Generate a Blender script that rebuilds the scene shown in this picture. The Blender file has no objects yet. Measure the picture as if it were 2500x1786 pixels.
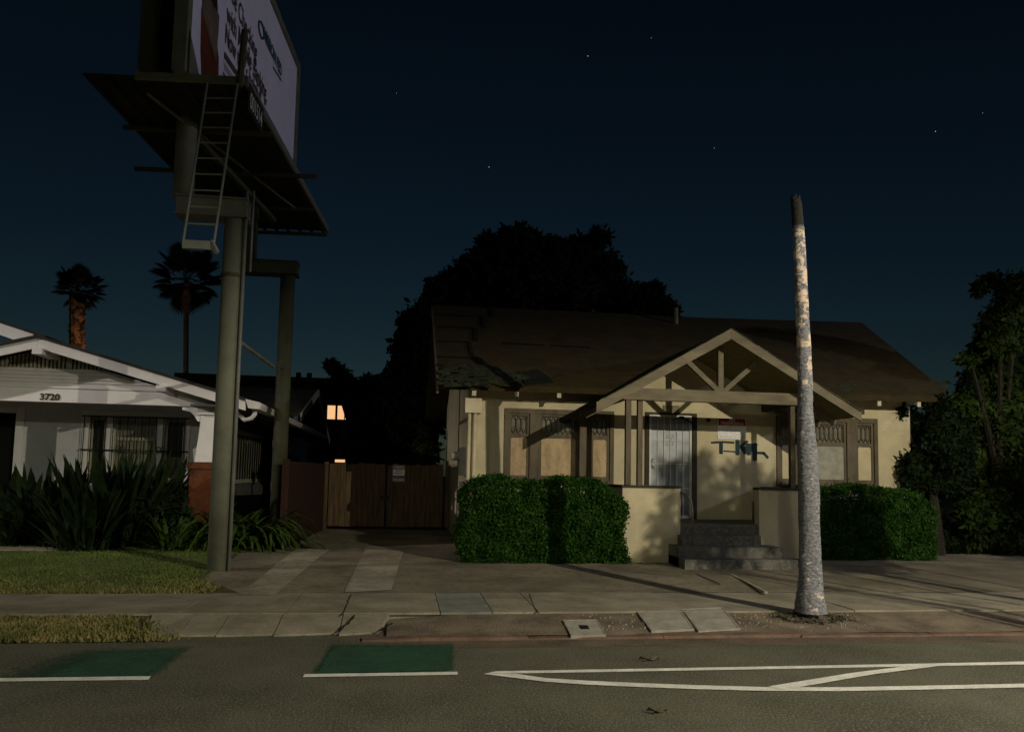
import bpy, math, random
import numpy as np
from math import radians, sin, cos, pi, atan, tan, sqrt
from mathutils import Vector, Matrix
random.seed(5); rng = np.random.default_rng(5)
sc = bpy.context.scene
COL = sc.collection

# ------------------------------------------------------------ camera
F_PX, EYE = 1900.0, 1.75                       # focal length in pixels of a 2500 px wide frame, eye height in m
PITCH, YAW, ROLL = atan(F_PX / 23160.0), atan(7.4e-5 * F_PX), 0.020
CXP, CYP = 1250.0, 1159.0 - F_PX * F_PX / 23160.0
f0 = np.array([sin(YAW), cos(YAW), 0.0]); r0 = np.array([cos(YAW), -sin(YAW), 0.0]); zz = np.array([0, 0, 1.0])
FW = f0 * cos(PITCH) + zz * sin(PITCH); u0 = -f0 * sin(PITCH) + zz * cos(PITCH)
RT = r0 * cos(ROLL) + u0 * sin(ROLL); UP = -r0 * sin(ROLL) + u0 * cos(ROLL)
CAM = np.array([0, 0, EYE])
cd = bpy.data.cameras.new('camera'); cam = bpy.data.objects.new('camera', cd); COL.objects.link(cam)
cd.sensor_fit = 'HORIZONTAL'; cd.sensor_width = 36.0; cd.lens = 36.0 * F_PX / 2500.0
cd.shift_y = (CYP - 893.0) / 2500.0
cd.clip_start = 0.05; cd.clip_end = 3000
m = Matrix.Identity(4)
for i in range(3):
    m[i][0] = RT[i]; m[i][1] = UP[i]; m[i][2] = -FW[i]; m[i][3] = CAM[i]
cam.matrix_world = m
sc.camera = cam

# ------------------------------------------------------------ sky, moonlight, exposure
w = bpy.data.worlds.new('World'); sc.world = w; w.use_nodes = True
nt = w.node_tree; bg = nt.nodes['Background']
sky = nt.nodes.new('ShaderNodeTexSky'); sky.sky_type = 'NISHITA'; sky.sun_disc = False
sky.sun_elevation = radians(35); sky.sun_rotation = radians(180); sky.air_density = 1.0; sky.dust_density = 0.6; sky.ozone_density = 2.5
gam = nt.nodes.new('ShaderNodeGamma'); gam.inputs[1].default_value = 1.5
tint = nt.nodes.new('ShaderNodeMix'); tint.data_type = 'RGBA'; tint.blend_type = 'MULTIPLY'; tint.inputs[0].default_value = 1.0; tint.inputs[7].default_value = (0.86, 1.05, 0.85, 1)
nt.links.new(sky.outputs[0], gam.inputs[0]); nt.links.new(gam.outputs[0], tint.inputs[6]); nt.links.new(tint.outputs[2], bg.inputs[0])
bg.inputs[1].default_value = 0.00135
sc.view_settings.view_transform = 'Standard'; sc.view_settings.look = 'None'
sc.view_settings.exposure = 0.0; sc.view_settings.gamma = 1.0
sc.cycles.max_bounces = 5; sc.cycles.diffuse_bounces = 3; sc.cycles.glossy_bounces = 2
sc.cycles.transparent_max_bounces = 4; sc.cycles.use_denoising = True
sc.cycles.sample_clamp_indirect = 2.0
LAMP_FILL = (-7.0, -17.0, 8.5)  # unseen lamp added behind the viewpoint to lift the shadows
LAMP_RIGHT, LAMP_LEFT, LAMP_FAR = (9.6, -1.0, 6.85), (-24.0, 7.6, 9.0), (27.0, 7.4, 9.5)
POWER_RIGHT, POWER_LEFT, POWER_FAR, POWER_FILL = 5900, 9500, 3000, 3200

# ------------------------------------------------------------ pixel helpers: a photo pixel -> a point of the place
def ray(x, y): return FW + RT * (x - CXP) / F_PX - UP * (y - CYP) / F_PX
def G(x, y, z=0.0):
    d = ray(x, y); t = (z - EYE) / d[2]; return tuple(CAM + d * t)
def W(x, y, Y):
    d = ray(x, y); t = Y / d[1]; return tuple(CAM + d * t)
def ON(x, y, p, n):
    d = ray(x, y); n = np.array(n, float); t = ((np.array(p) - CAM) @ n) / (d @ n); return tuple(CAM + d * t)
def zg(Y):
    if Y < 10.85: return 0.13
    if Y < 14: return 0.13 + (Y - 10.85) / 3.15 * 0.07
    return 0.20 + min(max(Y - 14, 0), 8) * 0.007

# ------------------------------------------------------------ mesh helpers
class MB:
    def __init__(s): s.v = []; s.f = []
    def add(s, vs, fs):
        b = len(s.v); s.v += [tuple(p) for p in vs]; s.f += [tuple(i + b for i in q) for q in fs]; return s
    def hexa(s, p):   # bottom 4 then top 4
        return s.add(p, [(3, 2, 1, 0), (4, 5, 6, 7), (0, 1, 5, 4), (1, 2, 6, 5), (2, 3, 7, 6), (3, 0, 4, 7)])
    def box(s, x0, x1, y0, y1, z0, z1):
        return s.hexa([(x0, y0, z0), (x1, y0, z0), (x1, y1, z0), (x0, y1, z0), (x0, y0, z1), (x1, y0, z1), (x1, y1, z1), (x0, y1, z1)])
    def prism(s, poly, ext):
        n = len(poly); a = [tuple(p) for p in poly]; b = [(p[0] + ext[0], p[1] + ext[1], p[2] + ext[2]) for p in a]
        return s.add(a + b, [tuple(range(n - 1, -1, -1)), tuple(range(n, 2 * n))] + [(i, (i + 1) % n, n + (i + 1) % n, n + i) for i in range(n)])
    def poly(s, pts): return s.add(pts, [tuple(range(len(pts)))])
    def beam(s, p, q, wd, ht, up=(0, 0, 1)):
        p = Vector(p); q = Vector(q); d = (q - p).normalized(); u = Vector(up); a = d.cross(u).normalized() * wd / 2; b = a.cross(d).normalized() * ht / 2
        return s.hexa([p - a - b, p + a - b, q + a - b, q - a - b, p - a + b, p + a + b, q + a + b, q - a + b])
    def tube(s, pts, r, n=8, cap=True):
        pts = [Vector(p) for p in pts]; rs = r if isinstance(r, (list, tuple)) else [r] * len(pts)
        b = len(s.v); prev = None
        for i, p in enumerate(pts):
            d = (pts[min(i + 1, len(pts) - 1)] - pts[max(i - 1, 0)]).normalized()
            if prev is None:
                ref = Vector((0, 0, 1)) if abs(d.z) < 0.9 else Vector((1, 0, 0)); a = d.cross(ref).normalized()
            else: a = (prev - d * prev.dot(d)).normalized()
            prev = a; c = d.cross(a)
            for k in range(n):
                t = 2 * pi * k / n; s.v.append(tuple(p + (a * cos(t) + c * sin(t)) * rs[i]))
        for i in range(len(pts) - 1):
            for k in range(n):
                s.f.append((b + i * n + k, b + i * n + (k + 1) % n, b + (i + 1) * n + (k + 1) % n, b + (i + 1) * n + k))
        if cap:
            s.f.append(tuple(b + k for k in range(n - 1, -1, -1))); e = b + (len(pts) - 1) * n; s.f.append(tuple(e + k for k in range(n)))
        return s
    def build(s, name, mt, parent=None, smooth=False, loc=None):
        base = Vector((0, 0, 0))
        if parent is not None: base = ROOT[parent.name]
        elif loc is not None: base = Vector(loc)
        me = bpy.data.meshes.new(name)
        me.from_pydata([tuple(Vector(p) - base) for p in s.v], [], s.f); me.update()
        me.materials.append(mt)
        if smooth: me.polygons.foreach_set('use_smooth', [True] * len(me.polygons))
        o = bpy.data.objects.new(name, me); COL.objects.link(o)
        if parent is not None: o.parent = parent
        else: o.location = base
        ROOT[o.name] = base
        return o
ROOT = {}
def mesh_np(name, V, Fq, mt, parent=None, loc=None):
    base = np.array(ROOT[parent.name] if parent is not None else (loc or (0, 0, 0)), float)
    me = bpy.data.meshes.new(name); V = np.asarray(V, float) - base; Fq = np.asarray(Fq, int)
    k = Fq.shape[1]
    me.vertices.add(len(V)); me.vertices.foreach_set('co', V.ravel())
    me.loops.add(Fq.size); me.loops.foreach_set('vertex_index', Fq.ravel())
    me.polygons.add(len(Fq)); me.polygons.foreach_set('loop_start', np.arange(0, Fq.size, k)); me.polygons.foreach_set('loop_total', np.full(len(Fq), k))
    me.update(calc_edges=True); me.materials.append(mt)
    o = bpy.data.objects.new(name, me); COL.objects.link(o)
    if parent is not None: o.parent = parent
    else: o.location = base
    ROOT[o.name] = Vector(base)
    return o
def tag(o, label, cat, group=None, kind=None):
    o['label'] = label; o['category'] = cat
    if group: o['group'] = group
    if kind: o['kind'] = kind
    return o
def thing(name, loc, label, cat, group=None):
    o = bpy.data.objects.new(name, None); COL.objects.link(o); o.location = loc; o.empty_display_size = 0.2
    ROOT[o.name] = Vector(loc); return tag(o, label, cat, group)
def struct(o): o['kind'] = 'structure'; return o
def copy_tree(o, loc, parent=None):
    c = o.copy(); COL.objects.link(c); c.parent = parent
    if parent is None: c.location = loc
    ROOT[c.name] = Vector(c.location) if parent is None else ROOT[parent.name]
    for ch in list(o.children): copy_tree(ch, None, c)
    return c
def text_mb(body, size, place, bold=0.0, align='LEFT', spacing=1.0):
    """flat lettering as mesh data; place(u, v) gives the point of the place"""
    cu = bpy.data.curves.new('lettering', 'FONT'); cu.body = body; cu.size = size; cu.align_x = align; cu.offset = bold; cu.space_character = spacing
    cu.resolution_u = 3
    o = bpy.data.objects.new('lettering', cu); COL.objects.link(o)
    dg = bpy.context.evaluated_depsgraph_get(); me = bpy.data.meshes.new_from_object(o.evaluated_get(dg))
    mb = MB(); mb.add([place(v.co.x, v.co.y) for v in me.vertices], [tuple(p.vertices) for p in me.polygons])
    bpy.data.objects.remove(o); bpy.data.curves.remove(cu); bpy.data.meshes.remove(me)
    return mb

# ------------------------------------------------------------ materials
def mat(name, col, rough=0.8, var=0.25, scale=6.0, col2=None, spec=0.3, bump=0.0, bscale=60.0, metal=0.0, stretch=(1, 1, 1), detail=5.0, contrast=(0.35, 0.65)):
    mt = bpy.data.materials.new(name); mt.use_nodes = True; n = mt.node_tree; b = n.nodes['Principled BSDF']; L = n.links.new
    b.inputs['Roughness'].default_value = rough; b.inputs['Specular IOR Level'].default_value = spec; b.inputs['Metallic'].default_value = metal
    tc = n.nodes.new('ShaderNodeTexCoord'); mp = n.nodes.new('ShaderNodeMapping'); L(tc.outputs['Object'], mp.inputs[0]); mp.inputs['Scale'].default_value = stretch
    nz = n.nodes.new('ShaderNodeTexNoise'); nz.inputs['Scale'].default_value = scale; nz.inputs['Detail'].default_value = detail; nz.inputs['Roughness'].default_value = 0.65
    L(mp.outputs[0], nz.inputs['Vector'])
    cr = n.nodes.new('ShaderNodeValToRGB'); L(nz.outputs['Fac'], cr.inputs[0])
    c2 = col2 if col2 else tuple(c * (1 - var) for c in col)
    c1 = col if col2 else tuple(min(1, c * (1 + var * 0.5)) for c in col)
    cr.color_ramp.elements[0].position = contrast[0]; cr.color_ramp.elements[1].position = contrast[1]
    cr.color_ramp.elements[0].color = (*c2, 1); cr.color_ramp.elements[1].color = (*c1, 1)
    L(cr.outputs[0], b.inputs['Base Color'])
    if bump:
        nb = n.nodes.new('ShaderNodeTexNoise'); nb.inputs['Scale'].default_value = bscale; nb.inputs['Detail'].default_value = 4
        L(mp.outputs[0], nb.inputs['Vector']); bp = n.nodes.new('ShaderNodeBump'); bp.inputs['Strength'].default_value = bump; bp.inputs['Distance'].default_value = 0.02
        L(nb.outputs['Fac'], bp.inputs['Height']); L(bp.outputs[0], b.inputs['Normal'])
    return mt
def speckle(mt, scale=220, amt=0.5, lo=0.55, hi=0.75, col=(0.25, 0.23, 0.2)):
    n = mt.node_tree; b = n.nodes['Principled BSDF']; src = b.inputs['Base Color'].links[0].from_socket
    tc = [x for x in n.nodes if x.type == 'TEX_COORD'][0]
    nz = n.nodes.new('ShaderNodeTexNoise'); nz.inputs['Scale'].default_value = scale; nz.inputs['Detail'].default_value = 2
    n.links.new(tc.outputs['Object'], nz.inputs['Vector'])
    mr = n.nodes.new('ShaderNodeMapRange'); mr.inputs[1].default_value = lo; mr.inputs[2].default_value = hi; mr.inputs[4].default_value = amt
    n.links.new(nz.outputs['Fac'], mr.inputs[0])
    mx = n.nodes.new('ShaderNodeMix'); mx.data_type = 'RGBA'; n.links.new(mr.outputs[0], mx.inputs[0]); n.links.new(src, mx.inputs[6]); mx.inputs[7].default_value = (*col, 1)
    n.links.new(mx.outputs[2], b.inputs['Base Color']); return mt
def emit(name, col, st):
    mt = bpy.data.materials.new(name); mt.use_nodes = True; b = mt.node_tree.nodes['Principled BSDF']
    b.inputs['Base Color'].default_value = (*[c * .3 for c in col], 1); b.inputs['Emission Color'].default_value = (*col, 1); b.inputs['Emission Strength'].default_value = st
    return mt
def leafmat(name, c1, c2, scale=3.0, rough=0.65, trans=0.0):
    mt = mat(name, c1, rough, col2=c2, scale=scale, spec=0.08)
    return mt

M = {}
M['asphalt'] = speckle(mat('asphalt', (0.094, 0.090, 0.062), 0.9, 0.4, 0.7, bump=0.6, bscale=60), 48, 0.9, 0.48, 0.72, (0.21, 0.195, 0.14))
M['paint'] = speckle(mat('road_paint', (0.78, 0.75, 0.68), 0.7, 0.2, 5), 60, 0.45, 0.52, 0.72, (0.2, 0.19, 0.17))
M['greenold'] = speckle(mat('green_lane_paint', (0.010, 0.075, 0.038), 0.8, 0.35, 2.0), 120, 0.6, 0.5, 0.72, (0.05, 0.06, 0.05))
M['concrete'] = speckle(mat('concrete', (0.29, 0.25, 0.185), 0.9, 0.35, 1.6, bump=0.3, bscale=90), 25, 0.5, 0.55, 0.75, (0.1, 0.085, 0.06))
M['concrete_blue'] = speckle(mat('concrete_blue', (0.235, 0.235, 0.20), 0.9, 0.3, 2.5, bump=0.3, bscale=90), 40, 0.4, 0.55, 0.75, (0.08, 0.08, 0.07))
M['strip'] = speckle(mat('driveway_concrete', (0.36, 0.31, 0.23), 0.9, 0.4, 1.2, bump=0.3, bscale=70), 12, 0.6, 0.52, 0.75, (0.09, 0.08, 0.055))
M['yard'] = speckle(mat('yard_paving', (0.225, 0.19, 0.13), 0.95, 0.45, 0.9, bump=0.4, bscale=60), 10, 0.6, 0.5, 0.75, (0.07, 0.058, 0.038))
M['dirt'] = speckle(mat('dirt', (0.185, 0.142, 0.10), 1.0, 0.45, 2.2, bump=0.8, bscale=40), 45, 0.6, 0.52, 0.72, (0.2, 0.165, 0.12))
M['terrain'] = mat('terrain', (0.05, 0.045, 0.03), 1.0, 0.4, 1.0)
M['redcurb'] = speckle(mat('red_curb_paint', (0.15, 0.088, 0.062), 0.85, 0.4, 3.0, bump=0.3), 30, 0.6, 0.5, 0.7, (0.13, 0.11, 0.085))
M['greycurb'] = speckle(mat('curb_concrete', (0.2, 0.18, 0.14), 0.9, 0.4, 3.0, bump=0.3), 30, 0.5)
M['lawn'] = mat('lawn_soil', (0.075, 0.08, 0.02), 1.0, 0.5, 3.0, col2=(0.035, 0.035, 0.012))
M['grass'] = mat('grass', (0.115, 0.15, 0.028), 0.8, col2=(0.06, 0.09, 0.016), scale=1.6)
M['drygrass'] = mat('dry_grass', (0.25, 0.20, 0.075), 0.85, col2=(0.09, 0.10, 0.025), scale=2.5)
M['stucco'] = speckle(mat('cream_stucco', (0.60, 0.51, 0.335), 0.92, 0.2, 1.1, bump=0.6, bscale=70), 38, 0.5, 0.52, 0.8, (0.46, 0.385, 0.24))
M['trim'] = mat('brown_trim', (0.125, 0.096, 0.062), 0.7, 0.35, 5, bump=0.15, bscale=40, stretch=(1, 1, 0.3))
M['trim_pale'] = mat('weathered_trim', (0.185, 0.152, 0.098), 0.75, 0.3, 5, bump=0.15, bscale=40, stretch=(0.3, 1, 1))
M['trim_dark'] = mat('dark_trim', (0.05, 0.04, 0.025), 0.8, 0.3, 5)
M['tail'] = mat('rafter_paint', (0.6, 0.52, 0.38), 0.8, 0.2, 9)
M['soffit'] = mat('soffit_boards', (0.19, 0.17, 0.07), 0.85, 0.25, 4, stretch=(6, 1, 1))
M['ply'] = speckle(mat('plywood', (0.50, 0.36, 0.215), 0.85, 0.25, 2.0, stretch=(3, 3, 1)), 14, 0.5, 0.58, 0.7, (0.25, 0.15, 0.07))
M['plaster'] = mat('grey_board', (0.33, 0.31, 0.25), 0.85, 0.25, 5)
M['lattice'] = mat('lattice_wood', (0.12, 0.094, 0.06), 0.7, 0.3, 9)
M['glass'] = mat('old_glass', (0.21, 0.195, 0.155), 0.12, 0.5, 4, spec=0.6, contrast=(.3, .7))
M['darkglass'] = mat('dark_glass', (0.012, 0.014, 0.012), 0.15, 0.3, 4, spec=0.5)
M['sdoor'] = mat('security_mesh', (0.24, 0.25, 0.265), 0.45, 0.25, 3, metal=0.35)
M['sbars'] = mat('pale_bars', (0.60, 0.57, 0.56), 0.5, 0.15, 6)
M['brass'] = mat('pale_metal', (0.75, 0.73, 0.7), 0.3, 0.1, 6, metal=0.6)
M['black'] = mat('black_metal', (0.012, 0.012, 0.01), 0.6, 0.2, 6)
M['graf'] = mat('spray_paint', (0.010, 0.034, 0.038), 0.7, 0.3, 8)
M['step'] = speckle(mat('step_concrete', (0.125, 0.115, 0.10), 0.95, 0.35, 3, bump=0.4, bscale=50), 18, 0.5, 0.5, 0.75, (0.3, 0.27, 0.23))
M['shingle'] = mat('roof_felt', (0.040, 0.027, 0.008), 0.95, 0.35, 2.5, bump=0.5, bscale=70)
M['shingle2'] = mat('torn_felt', (0.032, 0.036, 0.018), 0.95, 0.6, 6, bump=0.8, bscale=30)
M['hole'] = mat('roof_hole', (0.006, 0.008, 0.004), 1.0, 0.2, 5)
M['pipe'] = mat('galvanised', (0.16, 0.14, 0.09), 0.6, 0.4, 8)
M['boxpaint'] = mat('cream_box', (0.68, 0.58, 0.41), 0.7, 0.1, 3)
M['conduit'] = mat('cream_conduit', (0.62, 0.52, 0.36), 0.7, 0.15, 6)
M['meter'] = mat('meter_grey', (0.25, 0.24, 0.2), 0.5, 0.2, 5)
M['white'] = mat('white_siding', (0.70, 0.66, 0.64), 0.8, 0.1, 3)
M['whitebeam'] = mat('white_trim', (0.80, 0.76, 0.745), 0.75, 0.08, 2)
M['greywall'] = mat('grey_wall', (0.62, 0.60, 0.61), 0.9, 0.1, 3, bump=0.2)
M['slat'] = mat('vent_slat', (0.36, 0.34, 0.24), 0.8, 0.2, 6)
M['brick'] = mat('red_brick', (0.13, 0.038, 0.013), 0.85, 0.35, 7, bump=0.3, bscale=40)
M['sideroof'] = mat('dark_roof', (0.04, 0.035, 0.028), 0.95, 0.3, 4, bump=0.4)
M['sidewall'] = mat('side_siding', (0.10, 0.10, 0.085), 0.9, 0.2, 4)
M['bluewall'] = mat('blue_wall', (0.42, 0.5, 0.6), 0.9, 0.15, 4)
M['curtain'] = mat('curtain', (0.2, 0.19, 0.13), 0.9, 0.35, 6, stretch=(5, 5, 0.3))
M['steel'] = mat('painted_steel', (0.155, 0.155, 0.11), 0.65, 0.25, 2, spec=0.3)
M['steel_dark'] = mat('dark_steel', (0.05, 0.05, 0.026), 0.7, 0.3, 3)  # shade on the rear pole and outriggers is put into this darker steel
M['ladder'] = mat('ladder_steel', (0.15, 0.15, 0.13), 0.5, 0.2, 4)
M['decking'] = mat('deck_underside', (0.018, 0.017, 0.010), 0.9, 0.4, 4)
M['adface'] = mat('poster_vinyl', (0.74, 0.70, 0.88), 0.6, 0.06, 2)
M['adtext'] = mat('poster_lettering', (0.10, 0.055, 0.05), 0.7, 0.1, 4)
M['adblue'] = mat('poster_blue', (0.03, 0.08, 0.11), 0.7, 0.1, 4)
M['dress'] = mat('poster_dress', (0.17, 0.035, 0.012), 0.7, col2=(0.04, 0.012, 0.006), scale=0.8)
M['skin'] = mat('poster_skin', (0.16, 0.11, 0.085), 0.7, 0.4, 3)
M['hair'] = mat('poster_hair', (0.015, 0.012, 0.01), 0.7, 0.2, 3)
M['adgrey'] = mat('poster_grey', (0.3, 0.28, 0.33), 0.7, 0.2, 3)
M['numwhite'] = mat('number_white', (0.55, 0.55, 0.56), 0.7, 0.1, 3)
M['wood'] = mat('gate_wood', (0.115, 0.074, 0.038), 0.9, 0.45, 3, stretch=(5, 5, 0.5), bump=0.3)
M['redfence'] = mat('red_fence', (0.030, 0.0095, 0.005), 0.9, 0.35, 3, stretch=(4, 4, 0.5))
M['bark'] = mat('bark', (0.028, 0.022, 0.014), 0.95, 0.4, 8, bump=0.6)
M['hedge'] = leafmat('hedge_leaves', (0.038, 0.098, 0.014), (0.009, 0.032, 0.004), 5)
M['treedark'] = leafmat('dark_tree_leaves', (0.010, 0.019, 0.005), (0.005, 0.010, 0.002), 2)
M['treelit'] = leafmat('lit_tree_leaves', (0.036, 0.060, 0.009), (0.006, 0.012, 0.003), 1.0)  # lit copy of the dark leaf green; lamplight sits in the colour
M['spiky'] = leafmat('spiky_leaves', (0.020, 0.034, 0.012), (0.007, 0.013, 0.004), 4, 0.5)
M['strap'] = leafmat('strap_leaves', (0.062, 0.098, 0.018), (0.018, 0.04, 0.006), 5, 0.5)
M['palmleaf'] = leafmat('palm_leaves', (0.026, 0.034, 0.016), (0.012, 0.016, 0.008), 2)
M['palmtrunk'] = mat('orange_lit_palm_bark', (0.42, 0.22, 0.10), 0.9, 0.85, 3.5, col2=(0.04, 0.022, 0.012), contrast=(.42, .6))  # orange glow from below is partly put into the bark colour
M['palmtrunk2'] = mat('slim_palm_bark', (0.13, 0.09, 0.065), 0.9, 0.4, 3)
M['signwhite'] = mat('sign_white', (0.9, 0.87, 0.87), 0.5, 0.05, 4)
M['signred'] = mat('sign_red', (0.36, 0.022, 0.012), 0.5, 0.1, 6)
M['signtext'] = mat('sign_black', (0.03, 0.03, 0.035), 0.6, 0.1, 4)
M['signold'] = mat('faded_sign', (0.30, 0.22, 0.19), 0.7, 0.3, 9)
M['star'] = emit('starlight', (0.85, 0.92, 1.0), 0.75)
M['gutter'] = speckle(mat('gutter_grime', (0.12, 0.088, 0.06), 0.95, 0.4, 1.6, bump=0.5), 40, 0.7, 0.5, 0.72, (0.2, 0.16, 0.12))
def worn_green():
    mt = speckle(mat('green_lane_paint', (0.012, 0.066, 0.033), 0.85, 0.45, 1.4), 48, 0.75, 0.48, 0.72, (0.07, 0.10, 0.068)); n = mt.node_tree; b = n.nodes['Principled BSDF']; L = n.links.new
    src = b.inputs['Base Color'].links[0].from_socket; tc = [x for x in n.nodes if x.type == 'TEX_COORD'][0]
    at_ = n.nodes.new('ShaderNodeAttribute'); at_.attribute_name = 'wear'
    nz = n.nodes.new('ShaderNodeTexNoise'); nz.inputs['Scale'].default_value = 14; nz.inputs['Detail'].default_value = 6; L(tc.outputs['Object'], nz.inputs[0])
    ad = n.nodes.new('ShaderNodeMath'); ad.operation = 'ADD'; L(at_.outputs['Fac'], ad.inputs[0]); L(nz.outputs['Fac'], ad.inputs[1])
    mr = n.nodes.new('ShaderNodeMapRange'); mr.inputs[1].default_value = 0.55; mr.inputs[2].default_value = 1.35; L(ad.outputs[0], mr.inputs[0])
    tr = n.nodes.new('ShaderNodeBsdfTransparent'); ms = n.nodes.new('ShaderNodeMixShader'); out = [x for x in n.nodes if x.type == 'OUTPUT_MATERIAL'][0]
    L(mr.outputs[0], ms.inputs[0]); L(tr.outputs[0], ms.inputs[1]); L(b.outputs[0], ms.inputs[2]); L(ms.outputs[0], out.inputs[0]); return mt
M['greenpaint'] = worn_green()
M['litwin'] = emit('lit_window', (1.0, 0.56, 0.27), 0.95)
M['leaf'] = mat('dead_leaf', (0.10, 0.085, 0.055), 0.9, 0.4, 12)
M['cover'] = speckle(mat('cover_concrete', (0.34, 0.31, 0.26), 0.9, 0.25, 5, bump=0.3), 60, 0.5, 0.52, 0.72, (0.18, 0.16, 0.13))
M['lampglass'] = emit('lamp_glass', (1.0, 0.9, 0.75), 8)
M['sand'] = speckle(mat('sandy_ground', (0.19, 0.16, 0.11), 1.0, 0.35, 1.2, bump=0.5), 30, 0.4, 0.5, 0.75, (0.08, 0.065, 0.04))

# palm stump bark: grey skin with pale bare patches higher up and dark scars
def stump_material():
    mt = bpy.data.materials.new('stump_bark'); mt.use_nodes = True; n = mt.node_tree; b = n.nodes['Principled BSDF']; L = n.links.new
    b.inputs['Roughness'].default_value = 0.9
    tc = n.nodes.new('ShaderNodeTexCoord'); mp = n.nodes.new('ShaderNodeMapping'); mp.inputs['Scale'].default_value = (1, 1, 1.6); L(tc.outputs['Object'], mp.inputs[0])
    base = n.nodes.new('ShaderNodeTexNoise'); base.inputs['Scale'].default_value = 26; base.inputs['Detail'].default_value = 8; L(mp.outputs[0], base.inputs[0])
    cr = n.nodes.new('ShaderNodeValToRGB'); L(base.outputs['Fac'], cr.inputs[0])
    cr.color_ramp.elements[0].position = 0.34; cr.color_ramp.elements[0].color = (0.10, 0.10, 0.105, 1); cr.color_ramp.elements[1].position = 0.68; cr.color_ramp.elements[1].color = (0.29, 0.28, 0.31, 1)
    mp2 = n.nodes.new('ShaderNodeMapping'); mp2.inputs['Scale'].default_value = (1, 1, 1.3); L(tc.outputs['Object'], mp2.inputs[0])
    vor = n.nodes.new('ShaderNodeTexVoronoi'); vor.inputs['Scale'].default_value = 13; vor.distance = 'CHEBYCHEV'; L(mp2.outputs[0], vor.inputs['Vector'])
    nz = n.nodes.new('ShaderNodeTexNoise'); nz.inputs['Scale'].default_value = 7.0; nz.inputs['Detail'].default_value = 4; L(mp2.outputs[0], nz.inputs[0])
    sep = n.nodes.new('ShaderNodeSeparateXYZ'); L(tc.outputs['Object'], sep.inputs[0])
    hr = n.nodes.new('ShaderNodeMapRange'); hr.inputs[1].default_value = 2.3; hr.inputs[2].default_value = 3.3; hr.inputs[3].default_value = -0.27; hr.inputs[4].default_value = -0.035; L(sep.outputs[2], hr.inputs[0])
    bw = n.nodes.new('ShaderNodeRGBToBW'); L(vor.outputs['Color'], bw.inputs[0])
    a1 = n.nodes.new('ShaderNodeMath'); a1.operation = 'MULTIPLY_ADD'; a1.inputs[1].default_value = 0.45; L(bw.outputs[0], a1.inputs[0]); L(nz.outputs['Fac'], a1.inputs[2])
    a2 = n.nodes.new('ShaderNodeMath'); a2.operation = 'ADD'; L(a1.outputs[0], a2.inputs[0]); L(hr.outputs[0], a2.inputs[1])
    st = n.nodes.new('ShaderNodeMapRange'); st.inputs[1].default_value = 0.70; st.inputs[2].default_value = 0.73; L(a2.outputs[0], st.inputs[0])
    mx = n.nodes.new('ShaderNodeMix'); mx.data_type = 'RGBA'; L(st.outputs[0], mx.inputs[0]); L(cr.outputs[0], mx.inputs[6]); mx.inputs[7].default_value = (0.62, 0.47, 0.37, 1)
    mp3 = n.nodes.new('ShaderNodeMapping'); mp3.inputs['Scale'].default_value = (2.2, 2.2, 11); L(tc.outputs['Object'], mp3.inputs[0])
    sc3 = n.nodes.new('ShaderNodeTexNoise'); sc3.inputs['Scale'].default_value = 3.0; sc3.inputs['Detail'].default_value = 6; L(mp3.outputs[0], sc3.inputs[0])
    sr = n.nodes.new('ShaderNodeMapRange'); sr.inputs[1].default_value = 0.60; sr.inputs[2].default_value = 0.68; sr.inputs[4].default_value = 0.75; L(sc3.outputs['Fac'], sr.inputs[0])
    m3 = n.nodes.new('ShaderNodeMix'); m3.data_type = 'RGBA'; L(sr.outputs[0], m3.inputs[0]); L(mx.outputs[2], m3.inputs[6]); m3.inputs[7].default_value = (0.09, 0.085, 0.08, 1); mx = m3
    # old dark cut at the very top
    tp = n.nodes.new('ShaderNodeMapRange'); tp.inputs[1].default_value = 4.93; tp.inputs[2].default_value = 4.97; L(sep.outputs[2], tp.inputs[0])
    m2 = n.nodes.new('ShaderNodeMix'); m2.data_type = 'RGBA'; L(tp.outputs[0], m2.inputs[0]); L(mx.outputs[2], m2.inputs[6]); m2.inputs[7].default_value = (0.02, 0.018, 0.014, 1)
    L(m2.outputs[2], b.inputs['Base Color'])
    bp = n.nodes.new('ShaderNodeBump'); bp.inputs['Strength'].default_value = 0.6; bp.inputs['Distance'].default_value = 0.03; L(base.outputs['Fac'], bp.inputs['Height']); L(bp.outputs[0], b.inputs['Normal'])
    return mt
M['stump'] = stump_material()

# ------------------------------------------------------------ foliage helper
def leaves(n, sample, size, aspect=0.5, droop=0.0, flat=0.0):
    """n four-cornered leaves at sampled points with random headings"""
    P = sample(n); n = len(P)
    d = rng.normal(size=(n, 3)); d[:, 2] -= droop; d /= np.linalg.norm(d, axis=1)[:, None]
    t = rng.normal(size=(n, 3)); t[:, 2] *= (1 - flat); s = np.cross(d, t); s /= np.linalg.norm(s, axis=1)[:, None] + 1e-9
    L = size * rng.uniform(0.6, 1.3, n)[:, None]; Wd = L * aspect
    V = np.stack([P, P + d * L * .5 + s * Wd * .5, P + d * L, P + d * L * .5 - s * Wd * .5], 1).reshape(-1, 3)
    return V, np.arange(4 * n).reshape(n, 4)
def ellipsoids(cl, shell=0.55):
    cl = np.array(cl, float); vol = cl[:, 3] * cl[:, 4] * cl[:, 5]; vol = vol ** 0.67 / (vol ** 0.67).sum()
    def f(n):
        k = rng.choice(len(cl), n, p=vol); u = rng.normal(size=(n, 3)); u /= np.linalg.norm(u, axis=1)[:, None]
        r = (shell + (1 - shell) * rng.random(n)) * (1 + 0.10 * rng.normal(size=n))
        return cl[k, :3] + u * r[:, None] * cl[k, 3:6]
    return f
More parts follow.
